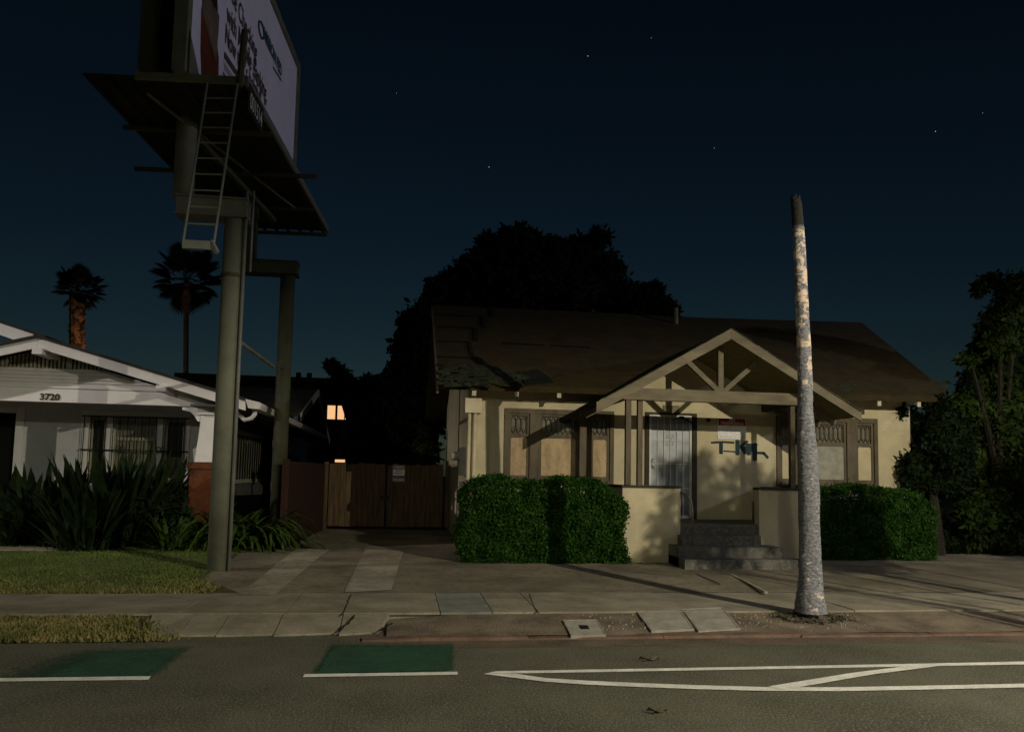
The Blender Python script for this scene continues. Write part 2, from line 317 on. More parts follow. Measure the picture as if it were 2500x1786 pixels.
def core_mb(mb, cl, k=0.8, seg=10, ring=7):
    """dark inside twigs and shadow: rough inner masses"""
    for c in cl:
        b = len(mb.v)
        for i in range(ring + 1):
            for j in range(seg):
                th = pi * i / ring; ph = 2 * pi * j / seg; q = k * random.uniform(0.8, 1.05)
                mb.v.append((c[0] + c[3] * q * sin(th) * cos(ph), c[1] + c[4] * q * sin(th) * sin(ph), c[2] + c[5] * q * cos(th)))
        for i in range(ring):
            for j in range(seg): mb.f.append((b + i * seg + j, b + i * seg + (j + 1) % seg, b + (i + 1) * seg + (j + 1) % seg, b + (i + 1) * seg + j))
def blob_tree(name, base, cl, mt, n, size, label, cat='tree', group=None, trunk=None, aspect=0.5, core=0.72, twigs=0, droop=0.2):
    t = thing(name, base, label, cat, group)
    V, Fq = leaves(n, ellipsoids(cl), size, aspect, droop)
    mb = MB()
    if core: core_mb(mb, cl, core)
    cv = np.array(mb.v).reshape(-1, 3)
    allV = np.concatenate([V, cv]) if len(cv) else V
    allF = np.concatenate([Fq, np.array(mb.f).reshape(-1, 4) + len(V)]) if len(cv) else Fq
    mesh_np('crown', allV, allF, mt, t)
    tm = MB()
    top = np.mean([c[:3] for c in cl], 0)
    r = trunk or 0.18
    tm.tube([base, (base[0] * .6 + top[0] * .4, base[1] * .6 + top[1] * .4, base[2] + (top[2] - base[2]) * .5), tuple(top)], [r * 1.3, r, r * .4], 8)
    for c in cl[:8]: tm.tube([(base[0] * .5 + top[0] * .5, base[1] * .5 + top[1] * .5, base[2] + (top[2] - base[2]) * .55), tuple(c[:3])], [r * .45, r * .12], 5)
    tm.build('trunk', M['bark'], t)
    return t

# ================================================================ GROUND, ROAD, PAVEMENTS
def sheet(name, X0, X1, ys, mt, off=0.0, flat=None):
    mb = MB(); n = len(ys)
    for y in ys: mb.v += [(X0, y, (flat if flat is not None else zg(y)) + off), (X1, y, (flat if flat is not None else zg(y)) + off)]
    for i in range(n - 1): mb.f.append((2 * i, 2 * i + 1, 2 * i + 3, 2 * i + 2))
    return struct(mb.build(name, mt))
sheet('road', -120, 120, [-0.4, 9.3], M['asphalt'], 0, 0.0)
sheet('terrain', -400, 400, [9.3, 10.85, 14, 18, 22, 400], M['terrain'], -0.03)
sheet('near_pavement', -120, 120, [-4.2, -0.4], M['concrete'], 0, 0.13)
mb = MB(); mb.box(-120, 120, -0.42, -0.4, -0.02, 0.126); struct(mb.build('near_kerb', M['greycurb']))
sheet('near_terrain', -400, 400, [-400, -4.2], M['terrain'], 0, 0.10)

# kerb: grey and overgrown on the left, worn red paint on the right
mb = MB()
for x in np.arange(-40, -4.5, 1.5): mb.box(x, x + 1.49, 8.40, 8.56, -0.02, 0.05)
struct(mb.build('kerb', M['greycurb']))
mb = MB(); xr = [-0.35, 0.25, 1.4, 2.9, 4.5, 6.1, 8, 11, 16, 24, 60]
for a, b in zip(xr[:-1], xr[1:]):
    j = random.uniform(-0.012, 0.012)
    za = 0.02 if a < 0 else 0.034 + random.uniform(-.012, .008); zb = 0.036 + random.uniform(-.012, .008)
    mb.hexa([(a + .004, 8.335 + j, -0.02), (b, 8.34 + j, -0.02), (b, 8.50, -0.02), (a + .004, 8.50, -0.02), (a + .004, 8.36 + j, za - .006), (b, 8.365 + j, zb - .006), (b, 8.50, zb), (a + .004, 8.50, za)])
struct(mb.build('red_kerb', M['redcurb']))

# pavement slabs (5 ft deep) with open joints
def slab(mb, xs, y0, y1, z0=0.02, skew=0.0, gap=0.005):
    for a, b in zip(xs[:-1], xs[1:]):
        dz = random.uniform(-.004, .004); z = 0.13 + dz
        mb.hexa([(a + gap, y0, z0), (b - gap, y0, z0), (b - gap + skew, y1, z0), (a + gap + skew, y1, z0), (a + gap, y0, z), (b - gap, y0, z), (b - gap + skew, y1, z), (a + gap + skew, y1, z)])
xa = list(np.arange(-40, -6, 1.6)) + [-5.6, -4.05, -2.42, -1.25, 0.51]
mb = MB(); slab(mb, xa, 9.33, 10.84); slab(mb, [1.13, 1.68, 3.56, 5.75, 7.3, 8.9, 10.4, 12] + list(np.arange(13.6, 60, 1.6)), 9.33, 10.84, 0.02, 0.0)
struct(mb.build('sidewalk', M['concrete']))
mb = MB(); slab(mb, [0.51, 1.13], 9.33, 10.84, 0.02, 0.0); struct(mb.build('sidewalk_patch', M['concrete_blue']))
# driveway apron with cracked slabs
mb = MB(); ax = [(-2.60, -2.255), (-2.245, -1.87), (-1.862, -1.285), (-1.275, -0.61), (-0.6, -0.08)]
for i, (a, b) in enumerate(ax):
    f = [0.16, 0.02, 0.0, 0.0, 0.0][i]; g = [0.0, .0, .0, .0, -.12][i]
    mb.hexa([(a, 8.66 + abs(f), -0.01), (b + g, 8.66 + .03 * i, -0.01), (b, 9.32, -0.01), (a - .1 * (i == 0), 9.32, -0.01), (a, 8.66 + abs(f), 0.02), (b + g, 8.66 + .03 * i, 0.02), (b, 9.32, 0.122), (a - .1 * (i == 0), 9.32, 0.122)])
struct(mb.build('driveway_apron', M['concrete']))
# parkway: dirt on the right, soil on the left
mb = MB(); N = 60
for i in range(N + 1):
    x = -0.1 + i * 0.7
    for k, y in enumerate((8.44, 8.75, 9.05, 9.34)): mb.v.append((x, y, (0.024 + 0.026 * k + 0.014 * random.random()) * (1 if i else .5)))
for i in range(N):
    for k in range(3): mb.f.append((i * 4 + k, (i + 1) * 4 + k, (i + 1) * 4 + k + 1, i * 4 + k + 1))
struct(mb.build('parkway_dirt', M['dirt']))
mb = MB(); mb.poly([(-40, 8.45, .012), (-2.6, 8.45, .012), (-2.6, 9.33, .105), (-40, 9.33, .105)]); struct(mb.build('parkway_soil', M['lawn']))

# paved front yard, driveway strips, lawn
def ground_poly(name, pts, mt, off, z=0.17):
    mb = MB(); q = []
    for (x, y) in pts:
        p = G(x, y, z)
        for _ in range(4): p = G(x, y, zg(p[1]) + off)
        q.append(p)
    mb.poly(q); return struct(mb.build(name, mt))
mb = MB()
ysy = [10.85, 11.5, 12.2, 13, 14, 15.8, 18, 21.2]
for y in ysy: mb.v += [(-2.85 - 0.1 * (y > 14), y, zg(y)), (30, y, zg(y))]
for i in range(len(ysy) - 1): mb.f.append((2 * i, 2 * i + 1, 2 * i + 3, 2 * i + 2))
struct(mb.build('yard_paving', M['yard']))
sheet('sandy_yard', 8.2, 60, [10.86, 12, 13.3, 15], M['sand'], 0.004)
def draped(name, c, mt, off=.005, nu=6, nv=14):     # corners in photo pixels, laid on the ground in a fine grid
    q = []
    for x, y in c:
        p = G(x, y, .17)
        for _ in range(4): p = G(x, y, zg(p[1]))
        q.append(np.array(p[:2]))
    mb = MB()
    for j in range(nv + 1):
        for i in range(nu + 1):
            u, v = i / nu, j / nv; p = (q[0] * (1 - u) + q[1] * u) * (1 - v) + (q[3] * (1 - u) + q[2] * u) * v
            mb.v.append((p[0], p[1], zg(p[1]) + off))
    for j in range(nv):
        for i in range(nu): k = j * (nu + 1) + i; mb.f.append((k, k + 1, k + nu + 2, k + nu + 1))
    return struct(mb.build(name, mt))
draped('driveway', [(580, 1453), (668, 1453), (806, 1340), (725, 1340)], M['strip'])
draped('driveway', [(840, 1446), (955, 1440), (985, 1346), (893, 1339)], M['strip'])
draped('driveway', [(842, 1446), (953, 1440), (962, 1421), (863, 1413)], M['cover'], .008, 4, 4)
mb = MB(); ysl = [10.85, 12, 13, 14, 15, 16.1]
lx = [G(560, 1461, .14)[0], -2.83, -2.86, -2.9, -2.92, -2.95]
for y, x in zip(ysl, lx): mb.v += [(-40, y, zg(y) + .004), (x, y, zg(y) + .004)]
for i in range(len(ysl) - 1): mb.f.append((2 * i, 2 * i + 1, 2 * i + 3, 2 * i + 2))
struct(mb.build('lawn', M['lawn']))
mb = MB(); mb.box(-40, -5.6, 15.3, 15.75, 0.15, 0.235); struct(mb.build('garden_path', M['concrete']))
# yard cracks: a long low seam with a raised edge
mb = MB()
for pts in ([(1785, 1402), (1830, 1424), (1871, 1446)],):
    q = [G(x, y, .16) for x, y in pts]
    for a, b in zip(q[:-1], q[1:]): mb.beam((a[0], a[1], a[2] + .003), (b[0], b[1], b[2] + .003), .05, .02)
struct(mb.build('yard_paving_edge', M['strip']))

# road markings
def paint(name, pts, mt, off):
    mb = MB(); mb.poly([G(x, y, off) for x, y in pts]); return struct(mb.build(name, mt))
def worn_patch(c, soft):      # corners: near left, near right, far right, far left; soft = fade width as a share of the side (left, right, near, far)
    q = [np.array(G(x, y, .007)) for x, y in c]; nu, nv = 40, 14; V = []; wr = []; Fq = []
    for j in range(nv + 1):
        for i in range(nu + 1):
            u, v = i / nu, j / nv; V.append(tuple((q[0] * (1 - u) + q[1] * u) * (1 - v) + (q[3] * (1 - u) + q[2] * u) * v))
            wr.append(min(1, u / soft[0], (1 - u) / soft[1], v / soft[2], (1 - v) / soft[3]))
    for j in range(nv):
        for i in range(nu): k = j * (nu + 1) + i; Fq.append((k, k + 1, k + nu + 2, k + nu + 1))
    o = mesh_np('bike_lane_paint', V, Fq, M['greenpaint']); at_ = o.data.attributes.new('wear', 'FLOAT', 'POINT'); at_.data.foreach_set('value', wr); struct(o)
worn_patch([(-90, 1662), (380, 1655), (482, 1573), (170, 1584)], (.5, .12, .06, .25))
worn_patch([(750, 1649), (1113, 1637), (1112, 1568), (806, 1570)], (.07, .05, .05, .16))
sheet('gutter', -0.1, 60, [8.0, 8.36], M['gutter'], 0.002, 0.0)
paint('lane_line', [(-80, 1663), (362, 1658), (369, 1649), (-80, 1655)], M['paint'], 0.008)
paint('lane_line', [(739, 1651.5), (1117, 1645.5), (1117, 1638.5), (744, 1644)], M['paint'], 0.008)
up = [(1181, 1642.5), (1212, 1637), (1500, 1632), (1900, 1625), (2300, 1617.5), (2560, 1612)]
dn = [(2560, 1619.5), (2300, 1624), (1900, 1631.5), (1500, 1638.5), (1290, 1642)]
mb = MB(); a = up[1:]; b = dn[::-1]
for i in range(4): mb.poly([G(*b[i], .008), G(*b[i + 1], .008), G(*a[i + 1], .008), G(*a[i], .008)])
mb.poly([G(1181, 1643.5, .008), G(1290, 1642, .008), G(1212, 1637, .008)])
# the lower, curving line of the buffer
lo_t = [(1258, 1643), (1335, 1654), (1432, 1660), (1560, 1666), (1700, 1671), (1868, 1675.5), (2050, 1676), (2250, 1672.5), (2560, 1666)]
lo_b = [(1181, 1644), (1335, 1663), (1432, 1669.5), (1560, 1675.5), (1700, 1680.5), (1868, 1685), (2050, 1685.5), (2250, 1682), (2560, 1675)]
for i in range(8): mb.poly([G(*lo_b[i], .0085), G(*lo_b[i + 1], .0085), G(*lo_t[i + 1], .0085), G(*lo_t[i], .0085)])
struct(mb.build('lane_line', M['paint']))
mb = MB(); mb.poly([G(1876, 1674, .012), G(1914, 1682, .012), G(2130, 1645, .012), G(2335, 1619, .012), G(2235, 1622, .012), G(2080, 1641, .012)])
struct(mb.build('lane_line', M['paint']))

def crack(pts, wd=.012, parent_z=None):
    mb = MB(); P = []
    for (x, y, z) in pts:
        p = G(x, y, z); P.append((p[0], p[1], z))
    Q = [P[0]]
    for a, b in zip(P[:-1], P[1:]):
        for k in range(1, 6): t = k / 5; Q.append((a[0] + (b[0] - a[0]) * t + random.uniform(-.012, .012), a[1] + (b[1] - a[1]) * t + random.uniform(-.004, .004), a[2] + (b[2] - a[2]) * t))
    for a, b in zip(Q[:-1], Q[1:]): mb.beam((a[0], a[1], a[2] - .002), (b[0], b[1], b[2] - .002), wd * random.uniform(.4, .9), .012)
    struct(mb.build('pavement_crack', M['hole']))
crack([(857, 1450, .131), (848, 1470, .131), (835, 1500, .131)], .014)
crack([(866, 1500, .12), (850, 1520, .09), (828, 1540, .055)], .016)
crack([(958, 1520, .075), (925, 1538, .05)], .018)
crack([(1292, 1448, .131), (1300, 1468, .131), (1311, 1494, .131)], .012)
crack([(1700, 1400, .17), (1760, 1425, .165)], .01)
# grass: short blades
def blades(name, n, xs, ys, h, mt, label, wd=0.012, zf=zg, keep=None):
    P = np.stack([rng.uniform(*xs, n), rng.uniform(*ys, n), np.zeros(n)], 1)
    if keep is not None: P = P[keep(P)]
    n = len(P); P[:, 2] = [zf(y) for y in P[:, 1]]
    a = rng.uniform(0, 2 * pi, n); L = h * rng.uniform(.4, 1.3, n) * (.75 + .35 * np.sin(P[:, 0] * 2.1 + np.sin(P[:, 1] * 1.7)) * np.sin(P[:, 1] * 2.6 + P[:, 0]))
    s = np.stack([np.cos(a), np.sin(a), np.zeros(n)], 1) * wd; tip = P + np.stack([rng.normal(0, .45, n) * L, rng.normal(0, .45, n) * L, L], 1)
    V = np.stack([P - s, P + s, tip], 1).reshape(-1, 3); o = mesh_np(name, V, np.arange(3 * n).reshape(n, 3), mt)
    return tag(o, label, 'grass', None, 'stuff')
edge = lambda P: P[:, 0] < np.interp(P[:, 1], ysl, lx) - 0.02 + 0.06 * rng.normal(size=len(P))
blades('lawn_grass', 60000, (-9.5, -2.7), (10.83, 16.1), 0.037, M['grass'], 'mown green lawn in front of the white house beside the driveway', 0.011, keep=edge)
blades('dry_lawn_grass', 14000, (-7.5, -2.4), (10.75, 12.4), 0.06, M['drygrass'], 'yellowed dry grass along the lawn edge next to the sidewalk', 0.011,
       keep=lambda P: edge(P) & (rng.random(len(P)) < np.exp(-(P[:, 1] - 10.75) / .55)))
blades('parkway_grass', 26000, (-9, -1.9), (8.42, 9.36), 0.055, M['drygrass'], 'shaggy half dry grass strip between sidewalk and street', 0.012, zf=lambda y: 0.01 + .105 * (y - 8.42),
       keep=lambda P: (P[:, 0] < -2.62 + np.clip(8.75 - P[:, 1], -1, 1) * .8 + .16 * rng.normal(size=len(P))))

# utility covers in the parkway dirt
def cover(pts, label, hole=False):
    q = [G(x, y, .05) for x, y in pts]; c = np.mean(q, 0)
    t = thing('utility_cover', (c[0], c[1], .06), label, 'utility cover', 'concrete utility covers in the parkway')
    def sc_(k, z): return [(c[0] + (p[0] - c[0]) * k, c[1] + (p[1] - c[1]) * k, z) for p in q]
    mb = MB(); Zc = lambda L_, dz: [(p[0], p[1], .03 + .085 * (p[1] - 8.44) + dz) for p in L_]
    o = sc_(1, .0); o2 = Zc(sc_(1, 0), .022); i2 = Zc(sc_(.94, 0), .022); i1 = sc_(.94, .0)
    for i in range(4):
        j = (i + 1) % 4; mb.hexa([o[i], o[j], i1[j], i1[i], o2[i], o2[j], i2[j], i2[i]])
    mb.build('frame', M['cover'], t)
    mb = MB(); mb.hexa(sc_(.92, .0) + Zc(sc_(.92, 0), .018)); lid = mb.build('lid', M['cover'], t)
    if hole:
        mb = MB(); mb.hexa(Zc(sc_(.25, 0), .01) + Zc(sc_(.25, 0), .0215)); mb.build('lift_hole', M['black'], lid)
cover([(1394, 1549), (1480, 1547), (1457, 1521), (1374, 1522)], 'smallest pale utility cover, with a square black hole in its middle', True)
cover([(1590, 1540), (1695, 1537), (1662, 1503), (1554, 1507)], 'cracked, dirt-edged utility cover in the middle of three by the kerb')
cover([(1705, 1540), (1808, 1536), (1764, 1499), (1664, 1502)], 'clean pale utility cover nearest to the palm stump')

# dead leaves on the road
for (x, y), lb, s in (((1583, 1610), 'curled dead leaf on the road above the upper white line', .17), ((1602, 1737), 'small dark dead leaf lying on the road near the bottom of the view', .13)):
    p = G(x, y, 0.012); mb = MB(); s *= .72
    for k, (a, q) in enumerate(((.1, 1), (2.7, .8), (4.4, .45))):
        n0 = len(mb.v); mb.add([(p[0], p[1], .02)] + [(p[0] + s * q * (u * cos(a) - v * sin(a)), p[1] + s * q * (u * sin(a) + v * cos(a)), z) for u, v, z in ((.35, .2, .035), (.75, .16, .045), (1, 0, .015), (.75, -.16, .04), (.35, -.2, .014))], [(0, 1, 2), (0, 2, 3), (0, 3, 4), (0, 4, 5)])
    tag(mb.build('dead_leaf', M['leaf'], loc=p), lb, 'leaf')
# stones and litter
mb = MB()
for _ in range(260):
    x = random.uniform(2.2, 5.6); y = random.uniform(8.6, 9.28); s = random.uniform(.004, .013); zq = .03 + (y - 8.44) * .085
    mb.box(x, x + s * 1.4, y, y + s, zq, zq + .008 + s * .6)
tag(mb.build('gravel', M['cover']), 'loose stones scattered on the parkway dirt around the utility covers', 'gravel', None, 'stuff')

# ================================================================ BROWN-TRIMMED BUNGALOW (boarded up)
YW = 15.7
bung = thing('bungalow', (6.2, 15.7, 0.2), 'boarded-up cream stucco bungalow with dark roof and gabled front porch', 'house')
B = lambda mb, n, mt, par=None, sm=False: mb.build(n, mt, par or bung, sm)
HX0, HX1, YB = 1.31, 11.06, 23.1
EZ0, EZ1 = 3.50, 3.60; RZ = (5.97, 5.98, 6.08); YR = 19.4; YE = 15.05
slope = (RZ[1] - EZ0) / (YR - YE)
# walls with window and door openings cut in the front
op = [(2.06, 4.35, 1.60, 3.11), (5.04, 6.13, 0.91, 3.10), (7.93, 10.27, 1.64, 3.13)]
mb = MB(); x = HX0; top = 3.72
for a, b, z0, z1 in op:
    mb.box(x, a, YW, YW + .2, 0.1, top); 
    if z0 > 1: mb.box(a, b, YW, YW + .2, 0.1, z0)
    mb.box(a, b, YW, YW + .2, z1, top); x = b
mb.box(x, HX1, YW, YW + .2, 0.1, top)
mb.box(HX0, HX0 + .2, YW + .2, YB, 0.1, top); mb.box(HX1 - .2, HX1, YW + .2, YB, 0.1, top); mb.box(HX0, HX1, YB, YB + .2, .1, top)
for xx in (HX0, HX1 - .2): mb.prism([(xx, YW + .02, top), (xx, YB, top), (xx, YR, RZ[1] - .25)], (.2, 0, 0))
mb.prism([(4.55, YW + .004, top + .002), (7.32, YW + .004, top + .002), (5.94, YW + .004, 4.385)], (0, .12, 0))
B(mb, 'wall', M['stucco'])
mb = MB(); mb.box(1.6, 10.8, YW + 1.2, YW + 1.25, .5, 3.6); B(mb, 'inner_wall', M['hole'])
# main roof
RX0, RX1 = .68, 12.3; EX1 = 11.62
xs = [RX0, 4.2, 7.68, RX1]; ez = [EZ0, EZ0 + .01, EZ0 + .05, EZ1]; rz = [RZ[0], RZ[0] + .02, RZ[1] + .01, RZ[2]]
mb = MB(); th = .12
for i in range(3):
    a, b = xs[i], xs[i + 1]
    be = EX1 if i == 2 else b; YE_ = YE; e0, e1 = ez[i], ez[i + 1]
    if i == 1: YE_ = YW + .12; e0, e1 = e0 + (YE_ - YE) * slope, e1 + (YE_ - YE) * slope      # the porch roof replaces the eave here
    mb.hexa([(a, YE_, e0 - th), (be, YE_, e1 - th), (b, YR, rz[i + 1] - th), (a, YR, rz[i] - th), (a, YE_, e0), (be, YE_, e1), (b, YR, rz[i + 1]), (a, YR, rz[i])])
    mb.hexa([(a, YR, rz[i] - th), (b, YR, rz[i + 1] - th), (b, 2 * YR - YE, ez[i + 1] - th), (a, 2 * YR - YE, ez[i] - th), (a, YR, rz[i]), (b, YR, rz[i + 1]), (b, 2 * YR - YE, ez[i + 1]), (a, 2 * YR - YE, ez[i])])
for (xa_, xb_, za_) in ((4.2, 5.0, EZ0 + .012), (7.68, 6.85, EZ0 + .045)):      # valley pieces where the porch roof meets the main slope
    tri = [(xa_, YE, za_ - th), (xb_, YW + .12, za_ - th + (YW + .12 - YE) * slope), (xa_, YW + .12, za_ - th + (YW + .12 - YE) * slope)]
    mb.prism(tri if xb_ > xa_ else tri[::-1], (0, 0, th - .002))
roof = B(mb, 'roof', M['shingle'])
def onroof(x, y, off=0.012):      # photo pixel -> point just above the front roof slope
    n = np.array([0, -slope, 1.0]); n /= np.linalg.norm(n)
    return ON(x, y, np.array([0, YE, EZ0 + .01]) + n * off, n)
# rolled-felt course laps on the left, with tears showing black
for (x0, y0), (x1, y1) in (((1070, 767), (1195, 772)), ((1070, 796), (1165, 801)), ((1068, 869), (1165, 874)), ((1066, 890), (1215, 897)), ((1228, 837), (1330, 842)), ((1345, 843), (1440, 848)), ((1070, 832), (1150, 834))):
    a = onroof(x0, y0); b = onroof(x1, y1); mb = MB(); mb.beam(a, b, .05, .025, (0, -slope, 1)); B(mb, 'felt_lap', M['hole'], roof)
for p in ([(1199, 750), (1208, 752), (1207, 772), (1198, 772)], [(1177, 774), (1186, 774), (1186, 800), (1177, 799)], [(1157, 800), (1167, 801), (1166, 832), (1156, 831)], [(1142, 834), (1150, 835), (1156, 866), (1147, 866)], [(1168, 875), (1175, 876), (1180, 893), (1170, 893)]):
    mb = MB(); mb.prism([onroof(x, y, .004) for x, y in p], (0, -.012, .02)); B(mb, 'felt_tear', M['hole'], roof)
mb = MB(); mb.prism([onroof(x, y, .004) for x, y in [(1265, 909), (1283, 910), (1300, 903), (1313, 903), (1332, 916), (1352, 933), (1318, 936), (1284, 942)]], (0, -.01, .02)); B(mb, 'roof_hole', M['hole'], roof)
# rotten lower left edge: ragged layers
mb = MB()
for _ in range(190):
    x = random.uniform(1064, 1275); y = random.uniform(893, 940); L = random.uniform(8, 38)
    if y < 893 + max(0, (x - 1180)) * .28: continue
    a = onroof(x, y, random.uniform(.01, .05)); b = onroof(min(x + L, 1290), y + L * .02 + random.uniform(-3, 3), random.uniform(.01, .07))
    mb.beam(a, b, random.uniform(.04, .16), random.uniform(.008, .03), (0, -slope, 1))
B(mb, 'rotten_felt', M['shingle2'], roof)
mb = MB()
for _ in range(150):
    x = random.uniform(2030, 2290); y = random.uniform(930, 955); L = random.uniform(10, 45)
    a = onroof(x, y, random.uniform(.01, .05)); b = onroof(min(x + L, 2310), y + random.uniform(-2, 3), random.uniform(.01, .06))
    mb.beam(a, b, random.uniform(.04, .14), random.uniform(.008, .03), (0, -slope, 1))
B(mb, 'rotten_felt', M['shingle2'], roof)
# drip edge rafters: visible tail ends under the eave
for px_ in (1158, 1262, 1366, 2148, 2245):
    x = W(px_, 955, YE)[0]; z = EZ0 - .125 + (x - 1) * .009
    mb = MB(); mb.hexa([(x - .04, YE + .02, z - .1), (x + .04, YE + .02, z - .1), (x + .04, YW, z - .1 + .65 * slope), (x - .04, YW, z - .1 + .65 * slope), (x - .04, YE + .02, z), (x + .04, YE + .02, z), (x + .04, YW, z + .65 * slope), (x - .04, YW, z + .65 * slope)])
    B(mb, 'rafter_tail', M['tail'])
# left gable barge board and corner bracket
mb = MB(); mb.hexa([(RX0 - .05, YE, EZ0 - .2), (RX0 - .003, YE, EZ0 - .2), (RX0 - .003, YR, RZ[0] - .2), (RX0 - .05, YR, RZ[0] - .2), (RX0 - .05, YE, EZ0 - .01), (RX0 - .003, YE, EZ0 - .01), (RX0 - .003, YR, RZ[0] - .01), (RX0 - .05, YR, RZ[0] - .01)])
B(mb, 'barge_board', M['trim'])
# vent pipe at the ridge with a cap
vp = W(1651, 800, 18.9); mb = MB(); mb.tube([(vp[0], 18.9, 5.4), (vp[0] - .02, 18.9, 6.12)], .06, 10); v = B(mb, 'vent_pipe', M['pipe'])
mb = MB(); mb.tube([(vp[0] - .02, 18.9, 6.10), (vp[0] - .02, 18.9, 6.16), (vp[0] - .02, 18.9, 6.24), (vp[0] - .02, 18.9, 6.28)], [.07, .13, .13, .03], 10); B(mb, 'vent_cap', M['black'], v)

# ---- porch
PX, PZ = 5.94, 4.50; YP = 14.0; YG = 13.5
ex0, ex1, ezp = 3.43, 8.48, 3.06
sp = (PZ - ezp) / (PX - ex0); spr = (PZ - ezp) / (ex1 - PX)
mb = MB(); t_ = .07
yb = 17.0
mb.hexa([(ex0 - .22, 14.05, ezp - .22 * sp - t_), (PX, 14.05, PZ - t_), (PX, yb, PZ - t_), (ex0 - .22, yb, ezp - .22 * sp - t_), (ex0 - .22, 14.05, ezp - .22 * sp), (PX, 14.05, PZ), (PX, yb, PZ), (ex0 - .22, yb, ezp - .22 * sp)])
mb.hexa([(ex0, YG, ezp - t_), (PX, YG, PZ - t_), (PX, 14.05, PZ - t_), (ex0, 14.05, ezp - t_), (ex0, YG, ezp), (PX, YG, PZ), (PX, 14.05, PZ), (ex0, 14.05, ezp)])
mb.hexa([(PX, YG, PZ - t_), (ex1, YG, ezp - t_), (ex1, yb, ezp - t_), (PX, yb, PZ - t_), (PX, YG, PZ), (ex1, YG, ezp), (ex1, yb, ezp), (PX, yb, PZ)])
pr = B(mb, 'porch_roof', M['shingle'])
mb = MB()
mb.hexa([(ex0 + .02, YG + .05, ezp - t_ - .03), (PX, YG + .05, PZ - t_ - .03), (PX, YW - .02, PZ - t_ - .03), (ex0 + .02, YW - .02, ezp - t_ - .03), (ex0 + .02, YG + .05, ezp - t_ - .004), (PX, YG + .05, PZ - t_ - .004), (PX, YW - .02, PZ - t_ - .004), (ex0 + .02, YW - .02, ezp - t_ - .004)])
mb.hexa([(PX, YG + .05, PZ - t_ - .03), (ex1 - .02, YG + .05, ezp - t_ - .03), (ex1 - .02, YW - .02, ezp - t_ - .03), (PX, YW - .02, PZ - t_ - .03), (PX, YG + .05, PZ - t_ - .004), (ex1 - .02, YG + .05, ezp - t_ - .004), (ex1 - .02, YW - .02, ezp - t_ - .004), (PX, YW - .02, PZ - t_ - .004)])
B(mb, 'soffit', M['soffit'], pr)
for sx, s_, e_ in ((ex0, sp, -1), (ex1, spr, 1)):
    mb = MB(); y0, y1 = YG - .045, YG - .002; d = .20
    a = (sx + e_ * .02); z = ezp - e_ * 0
    mb.hexa([(a, y0, ezp - d + .02), (PX, y0, PZ - d + .02), (PX, y1, PZ - d + .02), (a, y1, ezp - d + .02), (a, y0, ezp + .02), (PX, y0, PZ + .02), (PX, y1, PZ + .02), (a, y1, ezp + .02)] if e_ < 0 else
            [(PX + .003, y0, PZ - d + .02), (a, y0, ezp - d + .02), (a, y1, ezp - d + .02), (PX + .003, y1, PZ - d + .02), (PX + .003, y0, PZ + .02), (a, y0, ezp + .02), (a, y1, ezp + .02), (PX + .003, y1, PZ + .02)])
    B(mb, 'barge_board', M['trim_pale'], pr)
# ragged felt edge on top of the barge boards
mb = MB()
for i in range(120):
    t = random.random(); e_ = ex1 if i % 2 else ex0; x0, x1 = PX + (e_ - PX) * t, PX + (e_ - PX) * min(1, t + random.uniform(.02, .12)); zf = lambda x: PZ - abs(x - PX) * sp + .024
    mb.beam((x0, YG + .05, zf(x0)), (x1, YG + .05, zf(x1) + random.uniform(-.004, .006)), .2 + random.uniform(0, .03), .014, (0, 0, 1))
B(mb, 'felt_edge', M['shingle2'], pr)
# porch side rafters seen under the right eave
for k, yy in enumerate((14.35, 14.95, 15.5)):
    mb = MB(); mb.beam((7.6, yy, ezp + (ex1 - 7.6) * spr - .17), (ex1 + .02, yy, ezp - .15), .06, .13); B(mb, 'rafter', M['trim'], pr)
    mb = MB(); mb.beam((4.2, yy, ezp + (4.2 - ex0) * sp - .17), (ex0 - .02, yy, ezp - .15), .06, .13); B(mb, 'rafter', M['trim'], pr)
# truss: beam, king post, two struts
mb = MB(); mb.prism([(4.04, YP - .08, 3.19), (7.62, YP - .08, 3.19), (7.80, YP - .08, 3.26), (7.80, YP - .08, 3.31), (7.55, YP - .08, 3.41), (4.04, YP - .08, 3.41)], (0, .16, 0)); B(mb, 'porch_beam', M['trim_pale'])
mb = MB(); mb.box(5.90, 6.0, YP - .05, YP + .05, 3.413, PZ - .12); B(mb, 'king_post', M['trim_pale'])
for a, b in (((5.22, 4.02), (5.90, 3.42)), ((6.68, 4.00), (6.02, 3.42))):
    mb = MB(); mb.beam((a[0], YP, a[1]), (b[0], YP, b[1]), .09, .09, (0, 1, 0)); B(mb, 'strut', M['trim_pale'])
for x0, x1, y0 in ((4.10, 4.20, YP - .05), (4.345, 4.435, YP + .0), (7.37, 7.46, YP - .0), (7.60, 7.70, YP - .05)):
    mb = MB(); mb.box(x0, x1, y0, y0 + .1, 1.612, 3.188); B(mb, 'porch_post', M['trim'])
# side beams back to the wall
for x in (4.12, 7.66):
    mb = MB(); mb.box(x - .06, x + .06, YP + .09, YW - .003, 3.2, 3.38); B(mb, 'side_beam', M['trim_dark'])
